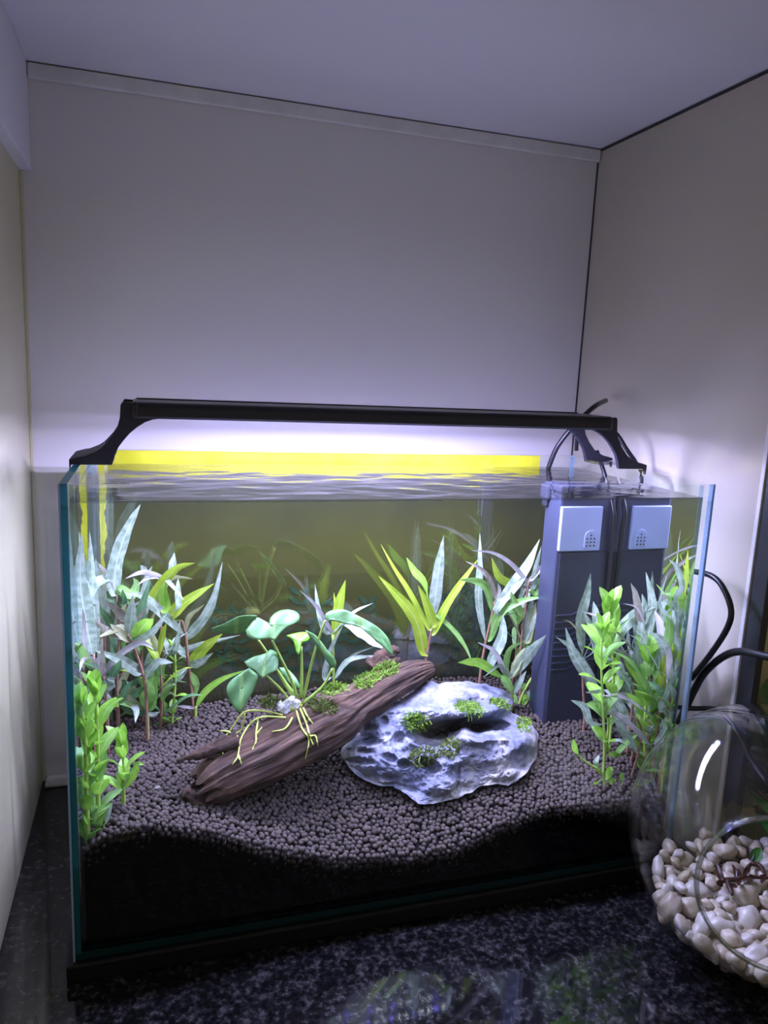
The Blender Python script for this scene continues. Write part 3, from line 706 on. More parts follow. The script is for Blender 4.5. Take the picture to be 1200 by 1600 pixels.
def long_plant(label, c, stem, Y, leaves, Yt=None, stem_mat='stem_brown', r=.0016, group='slender stem plants with long narrow leaves', spread=.03):
    """stem and leaves traced: points run from the base up, widths in crop pixels"""
    ps = [crop(c, p) for p in stem]
    Yt = Y if Yt is None else Yt
    S = [inside(*p, Y + (Yt - Y) * i / max(1, len(ps) - 1)) for i, p in enumerate(ps)]
    h = soil_h(S[0].x, S[0].y)
    if S[0].z > h - .002: S = [Vector((S[0].x - .3 * (S[1].x - S[0].x) * 0, S[0].y, h - .004))] + S
    root = empty('stem_plant', (S[0].x, S[0].y, h), label, 'aquarium plant', group)
    tube('stem', S, [r * 1.15, r, r * .8], stem_mat, root, 7)
    SS = catmull(S, 30)
    for i, lf in enumerate(leaves):
        pts, wpx, col = lf[:3]; dy = lf[3] if len(lf) > 3 else random.uniform(-spread, spread)
        pp = [crop(c, p) for p in pts]; P0 = atY(*pp[0], S[-1].y); Yb = near_stem(P0, SS).y
        P = [inside(*q, Yb + dy * (k / (len(pp) - 1)) ** 1.2) for k, q in enumerate(pp)]
        a = near_stem(P[0], SS); pet = 0
        d = (a - P[0]).length; tot = sum((P[k + 1] - P[k]).length for k in range(len(P) - 1))
        if d > .003:
            P = [a] + P; pet = .8 / (len(P) - 1) if d > .012 else .25 / (len(P) - 1)
        tl = random.uniform(.15, .6) * random.choice((-1, 1))
        add_leaf(root, P, px2m(wpx / c[2], P[-1]) * 1.06 / math.cos(tl), col, tilt=tl, pet=pet, seed=i, n=15, fold=random.uniform(.08, .3))
    return root
def round_plant(label, c, stem, Y, nodes, Lpx, cols='bbg', Yt=None, rise=.9, ratio=.42, low=.12, group='bright green stem plants with oval leaves', top=True, r=.0015, stem_mat='stem_green', phase=None, dropp=.0):
    ps = [crop(c, p) for p in stem]; Yt = Y if Yt is None else Yt
    S = [inside(*p, Y + (Yt - Y) * i / max(1, len(ps) - 1)) for i, p in enumerate(ps)]
    h = soil_h(S[0].x, S[0].y)
    if S[0].z > h - .002: S = [Vector((S[0].x, S[0].y, h - .004))] + S
    root = empty('oval_leaf_plant', (S[0].x, S[0].y, h), label, 'aquarium plant', group)
    tube('stem', S, [r * 1.1, r, r * .75], stem_mat, root, 7)
    n = 40; SS = catmull(S, n); ph = random.uniform(0, PI) if phase is None else phase
    for k in range(nodes):
        t = low + (1 - low) * (k / max(1, nodes - 1)) ** .92; i = min(int(t * (n - 1)), n - 2); P = SS[i]; T = (SS[i + 1] - SS[i]).normalized()
        a = T.cross(Vector((0, 1, .1))).normalized(); b = T.cross(a); last = k >= nodes - 2 and top
        for s in range(4 if (last and k == nodes - 1) else 2):
            if random.random() < dropp and not last: continue
            q = ph + k * PI / 2 + (s * PI if not (last and k == nodes - 1) else s * PI / 2) + random.gauss(0, .25)
            H = a * math.cos(q) + b * math.sin(q); el = rise + random.gauss(0, .18) + (.35 if last else 0)
            D = (H * math.cos(el) + T * math.sin(el)).normalized()
            L = px2m(Lpx / c[2], P) * random.uniform(.85, 1.15) * (.55 + .45 * min(1, (k + 1.5) / (nodes * .4))) * (.85 if last else 1)
            e = P + D * L; m = P + D * (L * .5) + T * (L * .07)
            e = e + H * (L * .12) - Vector((0, 0, L * .08 * (1 - math.sin(el))))
            for w_ in (m, e): w_.x = min(max(w_.x, .0095), TW - .0095); w_.y = min(max(w_.y, .0095), TD - .011)
            side = T.cross(D)
            add_leaf(root, [P, m, e], L * ratio, random.choice(cols), side=side, oval=True, pet=.08, n=9, wave=.03, fold=.18)
    return root

# --- left rear cluster
long_plant('tallest long-leaved plant by the left glass, one leaf touching the water surface', cA, [(395, 1290), (385, 1100), (395, 800), (385, 560)], .195, [
    ([(372, 545), (375, 420), (412, 270), (470, 130), (522, 32)], 76, 's', .0), ([(345, 466), (262, 498), (218, 600), (200, 735)], 62, 's', -.05),
    ([(350, 475), (315, 425), (275, 375)], 26, 'm'), ([(430, 720), (385, 650), (312, 592)], 52, 'm', -.02), ([(440, 805), (330, 770), (224, 690)], 54, 'm', -.04),
    ([(460, 805), (410, 755), (345, 780), (262, 815)], 40, 'o', -.03), ([(405, 620), (360, 575), (322, 540)], 62, 'd', 0), ([(420, 600), (418, 528)], 44, 'd', -.01),
    ([(400, 530), (470, 560), (500, 500), (480, 460)], 54, 'g'), ([(400, 900), (330, 700), (240, 610)], 50, 'd', .02), ([(400, 1000), (290, 900), (225, 800)], 46, 'g', .0),
    ([(390, 1050), (300, 1000), (200, 960)], 44, 'd', .02)], group='long-leaved plants of the left rear thicket')
long_plant('long-leaved plant pressed into the left rear corner with a pale upright leaf', cA, [(255, 1290), (250, 1100), (250, 900)], .215, [
    ([(240, 900), (200, 700), (170, 480), (180, 200)], 90, 's', .0), ([(250, 880), (255, 700), (238, 400), (225, 190)], 50, 's', .01),
    ([(250, 960), (190, 940), (140, 1010)], 26, 'l', -.02), ([(245, 950), (200, 880), (190, 700), (185, 640)], 22, 'l', -.03), ([(250, 1000), (230, 930), (270, 1015)], 30, 's'),
    ([(250, 1050), (300, 980), (290, 820)], 34, 'm'), ([(250, 1000), (170, 880), (150, 840)], 50, 'g')], group='long-leaved plants of the left rear thicket')
long_plant('mauve long-leaved plant in the middle of the left rear thicket', cA, [(560, 1290), (545, 1060), (490, 880), (450, 790)], .18, [
    ([(505, 1005), (400, 940), (252, 884)], 62, 's', -.03), ([(310, 1045), (380, 930), (500, 848), (560, 850), (605, 886)], 34, 'l', -.02),
    ([(480, 845), (590, 780), (682, 664)], 40, 's', -.03), ([(488, 832), (540, 745), (600, 700)], 78, 'b', -.02), ([(455, 800), (470, 690), (478, 560)], 62, 's', 0),
    ([(485, 790), (530, 640), (584, 458)], 58, 'd', .01), ([(490, 780), (520, 700), (556, 635)], 44, 'm', 0), ([(470, 840), (400, 780), (345, 730)], 44, 'o'),
    ([(540, 1040), (480, 980), (450, 880)], 50, 'd'), ([(545, 1060), (620, 960), (715, 958)], 44, 's', -.02), ([(545, 1100), (470, 1160), (400, 1200)], 44, 'd')], group='long-leaved plants of the left rear thicket')
long_plant('plant with one arching yellow-green leaf above the left rear thicket', cA, [(640, 1290), (650, 1000), (640, 700), (625, 600)], .215, [
    ([(592, 600), (650, 500), (740, 405), (842, 374)], 58, 'y', -.01), ([(660, 480), (590, 440), (520, 430), (432, 466)], 32, 'l', -.02), ([(655, 470), (720, 520), (778, 592)], 22, 's', -.02),
    ([(640, 470), (570, 460), (505, 505)], 22, 'l', -.01), ([(700, 460), (712, 380), (722, 312)], 42, 's', .01), ([(660, 640), (655, 560), (668, 480)], 66, 'b', -.01), ([(738, 640), (742, 540), (744, 462)], 34, 's', .01),
    ([(640, 760), (700, 900), (740, 830), (755, 700)], 36, 's'), ([(640, 900), (600, 820), (580, 790)], 36, 'o'), ([(560, 430), (540, 410), (522, 388)], 30, 's', .02), ([(645, 920), (680, 890), (730, 880)], 26, 'm'),
    ([(645, 1100), (620, 1000), (575, 892)], 72, 'g', -.01), ([(640, 560), (700, 470), (765, 460), (832, 468)], 24, 'o', .02)], group='long-leaved plants of the left rear thicket')
long_plant('rightmost plant of the left rear thicket, bare red stem with spread silver leaves', cA, [(832, 1228), (815, 1060), (798, 900), (788, 800), (765, 710)], .225, [
    ([(806, 800), (900, 690), (960, 560), (1003, 368)], 54, 's', -.01), ([(690, 705), (780, 610), (955, 494)], 64, 'y', -.02), ([(790, 770), (810, 690), (898, 616)], 28, 'o', .0),
    ([(785, 800), (640, 660), (540, 572), (448, 552)], 54, 's', -.04), ([(835, 945), (910, 860), (1008, 785)], 64, 'y', -.02), ([(780, 888), (900, 850), (1108, 796)], 38, 's', -.01),
    ([(800, 970), (780, 1000), (730, 1060), (950, 898)][:1] + [(860, 965), (950, 898)], 44, 's', -.02), ([(800, 985), (720, 1060), (610, 1175)], 42, 's', -.02), ([(815, 1010), (850, 1090), (838, 1170)], 36, 'g', .0),
    ([(795, 930), (740, 860), (735, 790)], 34, 's', -.01), ([(800, 960), (760, 910), (700, 885), (655, 890)], 18, 'm', .0)], group='long-leaved plants of the left rear thicket')
long_plant('low seedling with one long curved green leaf at the foot of the left thicket', cA, [(846, 1232), (850, 1215)], .222, [
    ([(848, 1220), (900, 1130), (1000, 1055), (1140, 1000)], 36, 'b', .01), ([(845, 1225), (780, 1215), (715, 1212)], 16, 'l', -.01)], stem_mat='stem_green', group='long-leaved plants of the left rear thicket')
long_plant('low clump of broad green leaves at the front of the left thicket', cA, [(565, 1290), (560, 1250)], .185, [
    ([(555, 1240), (560, 1130), (602, 1038)], 82, 'g', -.01), ([(590, 1200), (600, 1080), (585, 960)], 50, 'g', 0), ([(500, 1215), (450, 1200), (395, 1200)], 34, 'g', -.01), ([(480, 1200), (498, 1240), (492, 1310)], 34, 's', -.02),
    ([(560, 1250), (620, 1240), (655, 1255), (510, 1285)][:1] + [(600, 1262), (640, 1244)], 24, 's', -.02), ([(540, 1250), (430, 1215), (430, 1080), (410, 1060)], 40, 'd', 0), ([(550, 1240), (440, 1160), (500, 1090)], 40, 'o', 0)], stem_mat='stem_green', group='long-leaved plants of the left rear thicket')
long_plant('bushy low plant between the left glass and the thicket stems', cA, [(330, 1290), (320, 1150), (310, 1040)], .17, [
    ([(300, 1000), (290, 900), (300, 810)], 36, 'l'), ([(310, 1010), (260, 940), (215, 935)], 28, 'm'), ([(315, 1060), (345, 1080), (350, 1065)], 70, 's', -.02), ([(320, 1150), (330, 1100), (370, 1060)], 60, 's', -.02),
    ([(320, 1180), (400, 1180), (440, 1110), (480, 1060)], 40, 'd'), ([(320, 1200), (370, 1195), (400, 1215)], 44, 'b', -.02), ([(315, 1080), (230, 1060), (180, 1010)], 40, 'g'), ([(315, 1100), (380, 1000), (410, 940)], 44, 'd')], group='long-leaved plants of the left rear thicket')
round_plant('small oval-leaved sprig with pale round leaves right of the left thicket', cA, [(710, 1278), (722, 1150), (728, 1000), (722, 860)], .215, 6, 78, 'bbs', rise=.55, ratio=.52, group='oval-leaved sprigs along the rear')
round_plant('tiny oval-leaved shoot tucked behind the left front plants', cA, [(660, 1270), (655, 1120), (650, 980)], .22, 5, 60, 'bg', rise=.6, ratio=.5, group='oval-leaved sprigs along the rear')

def wild_plant(label, u, v, Y, hpx, n, wpx, cols, group, lean=(0, 0), stem_mat='stem_brown', Lf=1.0):
    b = inside(u, v, Y); h = soil_h(b.x, b.y); H = px2m(hpx, b); top = Vector((b.x + lean[0] * H, b.y + lean[1] * H, h + H))
    S = [Vector((b.x, b.y, h - .004)), Vector((b.x, b.y, h)).lerp(top, .5) + Vector((random.gauss(0, .004), 0, 0)), top]
    for p in S: p.x = min(max(p.x, .012), TW - .012); p.y = min(max(p.y, .014), TD - .014)
    root = empty('stem_plant', (b.x, b.y, h), label, 'aquarium plant', group); tube('stem', S, [.0018, .0015, .001], stem_mat, root, 7); SS = catmull(S, 20)
    for k in range(n):
        t = .22 + .78 * k / max(1, n - 1); P = SS[min(19, int(t * 19))]; q = k * 2.4 + random.gauss(0, .3); el = .45 + .75 * t + random.gauss(0, .15)
        D = Vector((math.cos(q) * math.cos(el), .7 * math.sin(q) * math.cos(el), math.sin(el))); L = H * .42 * Lf * random.uniform(.8, 1.2) * (1.1 - .3 * abs(t - .6))
        pts = [P, P + D * (L * .4), P + D * (L * .75) + Vector((D.x, D.y, 0)) * (L * .08), P + D * L + Vector((D.x * .25, D.y * .25, -.16 + .1 * t)) * L]
        for p in pts: p.x = min(max(p.x, .0105), TW - .0105); p.y = min(max(p.y, .012), TD - .012); p.z = min(p.z, ZW - .004)
        add_leaf(root, pts, px2m(wpx, P) * random.uniform(.8, 1.15), random.choice(cols), side=D.cross(Vector((0, 0, 1))).normalized() + Vector((0, 0, random.gauss(0, .35))), n=12, fold=.2, pet=.06, seed=k)
    return root
LG = 'long-leaved plants of the left rear thicket'
wild_plant('dark leafy plant deep in the left rear thicket by the glass', 165, 1130, .235, 190, 14, 14, 'dgoms', LG)
wild_plant('green leafy plant filling the centre of the left rear thicket', 222, 1120, .232, 170, 14, 14, 'dgsgo', LG)
wild_plant('short leafy plant low between the stems of the left thicket', 250, 1115, .205, 110, 11, 13, 'dgsy', LG, Lf=1.2)
wild_plant('mid-height mauve plant left of the thicket centre', 185, 1120, .205, 150, 12, 13, 'mdosg', LG)

# --- left front bright plants
round_plant('tallest bright green oval-leaved plant in the left front corner', cD, [(352, 1250), (350, 950), (345, 600), (330, 250)], .026, 12, 215, 'bbbg', rise=.95, ratio=.50, group='bright green plants in the left front corner', r=.002, low=.2)
round_plant('bright green oval-leaved plant touching the left front glass', cD, [(275, 1360), (265, 1000), (255, 620), (225, 340)], .016, 11, 190, 'bbbg', rise=.95, ratio=.50, group='bright green plants in the left front corner', r=.002, low=.15)
round_plant('short bright green shoot right of the left front corner plants', cD, [(535, 975), (545, 850), (530, 640)], .05, 5, 190, 'bbbg', rise=.95, ratio=.46, group='bright green plants in the left front corner', low=.3)
long_plant('single green shoot curling right beside the left front plants', cD, [(545, 985), (552, 965)], .049, [([(555, 970), (620, 870), (645, 790), (700, 790)], 46, 'b', -.005), ([(548, 970), (510, 900), (485, 860)], 34, 'b', 0)], stem_mat='stem_green', r=.0012, group='bright green plants in the left front corner')
long_plant('lone pale leaf sprouting at the foot of the left front plants', cD, [(395, 1250), (410, 1225)], .02, [([(410, 1225), (430, 1160), (462, 1072)], 34, 's', .0)], stem_mat='stem_green', r=.0008, group='bright green plants in the left front corner')

# --- behind the driftwood
long_plant('slender plant with white narrow leaves behind the broad-leaved plant', cB, [(690, 545), (688, 430), (685, 320)], .215, [
    ([(690, 340), (712, 190), (742, 75)], 44, 'y', .0), ([(670, 290), (610, 190), (537, 120)], 18, 'l', -.01), ([(700, 290), (780, 218), (866, 178)], 17, 's', -.01), ([(735, 265), (815, 305), (870, 350), (932, 388)], 56, 's', -.03),
    ([(650, 510), (675, 390), (738, 262)], 24, 's', -.01), ([(690, 520), (760, 432), (895, 412)], 22, 's', -.01), ([(700, 505), (770, 415), (872, 372)], 12, 's', .0), ([(650, 300), (622, 200), (606, 95)], 26, 's', .015), ([(680, 330), (700, 230), (690, 130)], 22, 'y', .01)], stem_mat='stem_green', group='long-leaved plants behind the driftwood')
long_plant('fan of yellow-green leaves on a red stem behind the driftwood tip', cE, [(535, 1010), (555, 900), (574, 780)], .218, [
    ([(528, 935), (470, 720), (340, 555), (222, 430)], 82, 'y', -.02), ([(552, 770), (430, 540), (330, 385), (236, 216)], 34, 'y', .0), ([(580, 745), (540, 610), (485, 492)], 62, 'y', -.01), ([(535, 500), (460, 400), (408, 305)], 50, 'b', .0),
    ([(588, 690), (608, 520), (632, 330), (656, 162)], 78, 's', -.01), ([(592, 800), (680, 620), (800, 440), (886, 318)], 52, 'y', -.01), ([(600, 690), (720, 790), (800, 900), (845, 1000)], 30, 'g', -.02)], group='long-leaved plants behind the driftwood')

# --- behind the rock
long_plant('red-stemmed plant behind the rock with a tall upright silver leaf', cF, [(148, 1200), (185, 960), (230, 760), (265, 600)], .205, [
    ([(188, 905), (140, 600), (150, 330), (149, 66)], 58, 's', .005), ([(240, 680), (200, 500), (110, 440), (-12, 430)], 62, 'g', -.02), ([(262, 530), (220, 420), (140, 335), (34, 284)], 42, 'm', -.01), ([(410, 492), (300, 410), (240, 255)], 64, 'y', -.01),
    ([(222, 880), (300, 700), (460, 600), (700, 550)], 68, 'g', -.03), ([(300, 640), (380, 510), (480, 485), (596, 510)], 36, 'm', -.01), ([(265, 600), (300, 520), (290, 450)], 30, 'm', 0), ([(262, 700), (330, 600), (390, 500)], 50, 's', 0)], group='long-leaved plants behind the rock')
long_plant('plant behind the rock with two long lilac leaves spread like wings', cF, [(470, 1240), (470, 950), (505, 650), (528, 440)], .195, [
    ([(505, 430), (400, 310), (260, 222), (82, 200)], 36, 'l', -.02), ([(560, 415), (680, 290), (858, 178)], 36, 'l', -.02), ([(565, 480), (585, 350), (630, 165)], 50, 's', -.01), ([(275, 690), (440, 440), (530, 300), (616, 112)], 82, 's', .01),
    ([(485, 725), (420, 630), (392, 520)], 70, 'g', -.01), ([(580, 520), (610, 450), (650, 395)], 62, 'g', .01), ([(460, 870), (400, 740), (330, 640)], 14, 'o', 0), ([(520, 900), (560, 740), (590, 600)], 64, 'o', .01), ([(500, 960), (560, 880), (610, 830)], 76, 'g', 0),
    ([(470, 1000), (540, 700), (560, 560)], 60, 's', .02), ([(480, 960), (590, 720), (690, 560)], 34, 's', 0)], group='long-leaved plants behind the rock')
long_plant('low silver-leaved plant rising just behind the rock top', cF, [(400, 1330), (380, 1200)], .17, [
    ([(340, 1150), (260, 990), (132, 918)], 42, 'l', -.02), ([(352, 1150), (380, 980), (495, 908)], 46, 'g', -.01), ([(392, 1200), (500, 1050), (575, 960), (668, 860)], 84, 's', -.02), ([(300, 1180), (160, 1085), (60, 1070), (-22, 1076)], 70, 'b', -.03), ([(400, 1310), (350, 1220), (320, 1180)], 66, 'g', -.02),
    ([(410, 1320), (460, 1230), (512, 1140)], 46, 's', -.01), ([(230, 1110), (320, 880), (330, 700)], 78, 's', .02), ([(390, 1200), (450, 1060), (500, 960)], 60, 'o', 0), ([(380, 1180), (300, 1100), (180, 1190)], 36, 's', -.01)], stem_mat='stem_green', group='long-leaved plants behind the rock')
def oval_traced(label, c, stem, Y, leaves, group, Yt=None, r=.0014):
    ps = [crop(c, p) for p in stem]; Yt = Y if Yt is None else Yt
    S = [inside(*p, Y + (Yt - Y) * i / max(1, len(ps) - 1)) for i, p in enumerate(ps)]; h = soil_h(S[0].x, S[0].y)
    if S[0].z > h - .002: S = [Vector((S[0].x, S[0].y, h - .004))] + S
    root = empty('oval_leaf_plant', (S[0].x, S[0].y, h), label, 'aquarium plant', group); tube('stem', S, [r * 1.1, r, r * .7], 'stem_green', root, 7); SS = catmull(S, 40)
    for pts, wpx, col in leaves:
        pp = [crop(c, p) for p in pts]; Yb = near_stem(atY(*pp[0], S[-1].y), SS).y; dy = random.uniform(-.012, .006)
        P = [inside(*q, Yb + dy * k / (len(pp) - 1)) for k, q in enumerate(pp)]; a = near_stem(P[0], SS)
        pet = .1
        if (a - P[0]).length > .002: P = [a] + P; pet = .3
        if len(P) == 2: P = [P[0], P[0].lerp(P[1], .5) + Vector((0, -.0008, .001)), P[1]]
        add_leaf(root, P, px2m(wpx / c[2], P[-1]) * 1.1, col, oval=True, pet=pet, n=10, tilt=random.uniform(-.4, .4), wave=.03, fold=.15)
oval_traced('bent oval-leaved plant between the rock and the filter, bright rosette on top', cF, [(440, 1440), (500, 1290), (590, 1150), (690, 1080), (725, 900), (738, 760), (742, 610)], .185, [
    ([(738, 600), (700, 510), (678, 425)], 50, 'g'), ([(742, 600), (735, 480), (745, 385)], 60, 'b'), ([(752, 600), (770, 490), (795, 408)], 64, 'b'), ([(752, 610), (805, 510), (838, 415)], 44, 'b'), ([(738, 830), (765, 740), (785, 645)], 78, 'b'), ([(722, 800), (705, 710), (690, 640)], 52, 'g'),
    ([(690, 1088), (770, 1060), (855, 1018)], 66, 'b'), ([(665, 1050), (635, 1000), (605, 945)], 44, 'b'), ([(690, 740), (640, 750), (590, 775)], 50, 'g'), ([(500, 1300), (560, 1320), (608, 1310)], 60, 's'), ([(495, 1300), (490, 1260), (500, 1235)], 36, 'g'), ([(460, 1420), (500, 1360), (540, 1345)], 56, 'b'), ([(440, 1430), (420, 1380), (425, 1320)], 44, 'g'), ([(470, 1440), (490, 1455), (515, 1450)], 40, 'g')], 'oval-leaved plants around the filter', r=.0016)
oval_traced('thin oval-leaved runner arching low in front of the filter', cF, [(685, 1410), (590, 1280), (585, 1190), (650, 1135), (760, 1160), (840, 1260), (888, 1352)], .20, [([(590, 1200), (560, 1120), (565, 1095)], 20, 'o'), ([(700, 1380), (740, 1200), (750, 1100)], 16, 'o')], 'oval-leaved plants around the filter', r=.0009)
long_plant('bare red stem standing between the rock plants and the filter', cF, [(668, 1410), (640, 1180), (645, 960), (690, 700), (680, 370)], .21, [([(645, 960), (640, 880), (680, 760)], 24, 's', 0), ([(680, 600), (665, 420), (685, 352)], 12, 'o', 0), ([(640, 1100), (600, 1090), (565, 1105)], 12, 'm', 0)], r=.0015, group='long-leaved plants behind the rock')

# --- right thicket
RG = 'long-leaved plants of the right thicket'
long_plant('silver plant left of the right thicket, broad leaves against the filter grille', cG, [(225, 1090), (215, 900), (212, 720)], .125, [
    ([(210, 650), (200, 450), (240, 290), (264, 150)], 60, 's', .0), ([(292, 650), (270, 520), (222, 408)], 54, 's', -.01), ([(300, 520), (300, 420), (282, 335)], 50, 's', .01), ([(296, 985), (240, 830), (150, 680), (100, 508)], 78, 's', -.03), ([(270, 850), (150, 660), (38, 570)], 50, 's', -.01), ([(200, 570), (140, 480), (84, 455)], 12, 'o', 0)], group=RG)
long_plant('thin plain stem rooted in front of the filter foot', cG, [(130, 1060), (180, 930), (205, 830), (225, 760)], .15, [([(205, 830), (230, 740), (260, 720)], 30, 'o', 0)], r=.0013, group=RG)
long_plant('silver plant with an olive arching leaf at the middle of the right thicket', cG, [(540, 1290), (470, 1000), (420, 780), (415, 650)], .105, [
    ([(420, 640), (500, 480), (590, 400), (690, 375)], 74, 's', -.02), ([(590, 805), (510, 700), (413, 640)], 34, 'l', -.03), ([(600, 1055), (530, 965), (415, 930)], 34, 'l', -.03), ([(550, 1295), (450, 1130), (380, 940)], 58, 's', -.02), ([(480, 700), (440, 600), (470, 450)], 40, 's', .01), ([(500, 940), (470, 800), (455, 690)], 44, 's', .01), ([(415, 790), (380, 850), (360, 880)], 30, 'l', -.01), ([(430, 790), (500, 850), (560, 905)], 34, 'd', -.01), ([(480, 1000), (500, 880), (560, 815)], 24, 's', 0)], group=RG)
long_plant('tall dull silver plant at the back of the right thicket', cG, [(600, 1150), (600, 900), (620, 640)], .135, [
    ([(640, 580), (668, 350), (628, 142)], 56, 's', .0), ([(595, 630), (600, 480), (606, 325)], 54, 's', .01), ([(650, 660), (610, 570), (558, 532)], 64, 's', -.03), ([(620, 500), (570, 380), (480, 350)], 14, 'l', -.01), ([(610, 800), (540, 760), (520, 680)], 34, 'g', 0), ([(605, 850), (570, 700), (560, 600)], 44, 's', .01)], group=RG)
long_plant('pale silver plant with drooping leaves near the right glass', cG, [(760, 1180), (780, 950), (770, 760)], .075, [
    ([(770, 700), (725, 590), (655, 538)], 64, 's', -.02), ([(845, 650), (780, 470), (692, 326)], 48, 's', -.01), ([(810, 560), (822, 430), (862, 236), (820, 240)][:3], 60, 's', .0), ([(700, 1275), (770, 1150), (800, 950), (802, 715)], 40, 's', -.02), ([(730, 1040), (775, 930), (800, 740)], 44, 's', -.01), ([(740, 370), (820, 372), (880, 430), (915, 545)], 46, 's', -.01), ([(770, 900), (780, 700), (770, 600)], 36, 'l', .0), ([(800, 800), (840, 690), (830, 560)], 36, 's', .0), ([(780, 980), (700, 900), (640, 860)], 40, 'd', .02)], group=RG)
long_plant('yellow-green plant hard against the right glass pane', cG, [(860, 1120), (872, 950), (880, 760)], .045, [
    ([(868, 740), (890, 600), (872, 440)], 56, 'y', .0), ([(850, 800), (890, 720), (925, 680)], 34, 'm', .0), ([(880, 700), (900, 600), (940, 470)], 40, 'g', .01), ([(905, 300), (935, 160), (905, -5)], 32, 'y', .01), ([(900, 340), (840, 130), (780, 60)], 34, 's', .01), ([(880, 380), (920, 320), (960, 265)], 56, 'b', .0), ([(840, 450), (840, 300), (850, 240)], 50, 's', .01), ([(790, 340), (770, 270), (835, 130)], 28, 'g', .02), ([(870, 900), (900, 860), (930, 850)], 50, 'b', .0), ([(880, 600), (930, 420), (945, 410)], 24, 's', .0)], group=RG)
long_plant('low plant with a bright yellow-green blade at the front of the right thicket', cG, [(590, 1330), (600, 1250), (620, 1180)], .055, [
    ([(650, 1190), (700, 1110), (742, 1030)], 56, 'y', -.01), ([(440, 1345), (500, 1270), (582, 1205)], 32, 'g', -.01), ([(590, 1300), (570, 1150), (545, 1060)], 40, 'm', 0), ([(640, 1200), (720, 1150), (770, 1090)], 34, 's', 0), ([(610, 1250), (690, 1230), (730, 1190)], 34, 'b', 0)], group=RG)
long_plant('thin red stem leaning right in front of the right thicket', cG, [(535, 1480), (570, 1360), (600, 1200), (560, 1090)], .04, [([(290, 1145), (220, 1030), (135, 985)], 46, 's', -.005), ([(575, 1350), (520, 1230), (410, 1165)], 26, 's', 0), ([(590, 1250), (640, 1180), (620, 1100)], 30, 'o', 0)], r=.0013, group=RG)
OG = 'oval-leaved plants of the right thicket'
wild_plant('dense silver plant deep in the right thicket behind the oval leaves', 985, 1150, .12, 190, 13, 14, 'sssgm', RG)
wild_plant('leafy silver plant close to the right glass near the filter', 1030, 1120, .11, 200, 13, 14, 'ssgyl', RG)
wild_plant('low leafy plant at the base of the right thicket', 1010, 1180, .07, 120, 11, 13, 'sgbs', RG, Lf=1.2)
wild_plant('leafy green plant behind the rock beside the filter', 800, 1070, .225, 130, 11, 12, 'gsdo', 'long-leaved plants behind the rock')
round_plant('tall oval-leaved plant at the left front of the right thicket', cG, [(350, 1500), (355, 1250), (342, 930), (335, 700), (342, 520)], .045, 9, 165, 'bbg', rise=.75, ratio=.46, group=OG, low=.25, r=.0014)
round_plant('tallest oval-leaved plant of the right thicket, its tip bright green', cG, [(400, 1150), (415, 800), (400, 600), (392, 420)], .085, 7, 210, 'bbbg', rise=1.0, ratio=.46, group=OG, low=.4)
round_plant('stout oval-leaved plant in the middle front of the right thicket', cG, [(622, 1430), (622, 1150), (632, 950), (640, 730)], .045, 8, 205, 'bbbg', rise=.95, ratio=.48, group=OG, low=.15, r=.0017)
round_plant('small oval-leaved plant at the foot of the right glass', cG, [(690, 1380), (700, 1250), (690, 1150)], .03, 5, 120, 'bbg', rise=.6, ratio=.42, group=OG, low=.2)
round_plant('short oval-leaved plant filling the right front corner', cG, [(790, 1250), (800, 1080), (820, 900)], .035, 7, 135, 'bgs', rise=.7, ratio=.44, group=OG, low=.15)
oval_traced('tiny creeping shoot curling left from the foot of the right thicket', cG, [(355, 1530), (330, 1455), (260, 1410), (200, 1365), (175, 1330)], .032, [([(190, 1350), (160, 1300), (150, 1240)], 34, 'b'), ([(330, 1440), (300, 1400), (320, 1345)], 30, 's'), ([(345, 1480), (300, 1430), (270, 1415)], 26, 'b'), ([(370, 1500), (390, 1450), (410, 1425)], 40, 'b'), ([(360, 1530), (410, 1520), (440, 1530)], 34, 'b'), ([(350, 1540), (330, 1560), (300, 1565)], 16, 'y'), ([(340, 1500), (290, 1540), (295, 1520)], 14, 'b')], OG)
oval_traced('single tiny upright leaf on the soil right of the creeping shoot', cG, [(470, 1545), (472, 1530)], .026, [([(472, 1530), (470, 1490), (474, 1460)], 24, 'b')], OG, r=.0007)
oval_traced('small oval-leaved tip beside the tall front plant of the right thicket', cG, [(360, 1330), (380, 1180), (375, 1100)], .05, [([(375, 1150), (400, 1120), (412, 1105)], 40, 'b'), ([(360, 1240), (330, 1190), (285, 1150)], 40, 'b'), ([(365, 1330), (375, 1290), (395, 1275)], 40, 'b'), ([(365, 1350), (420, 1340), (462, 1355)], 30, 'b'), ([(345, 1090), (380, 1010), (450, 960)], 48, 'g'), ([(345, 1080), (320, 1010), (230, 1010)], 40, 'g'), ([(340, 940), (300, 930), (228, 935)], 22, 's')], OG)

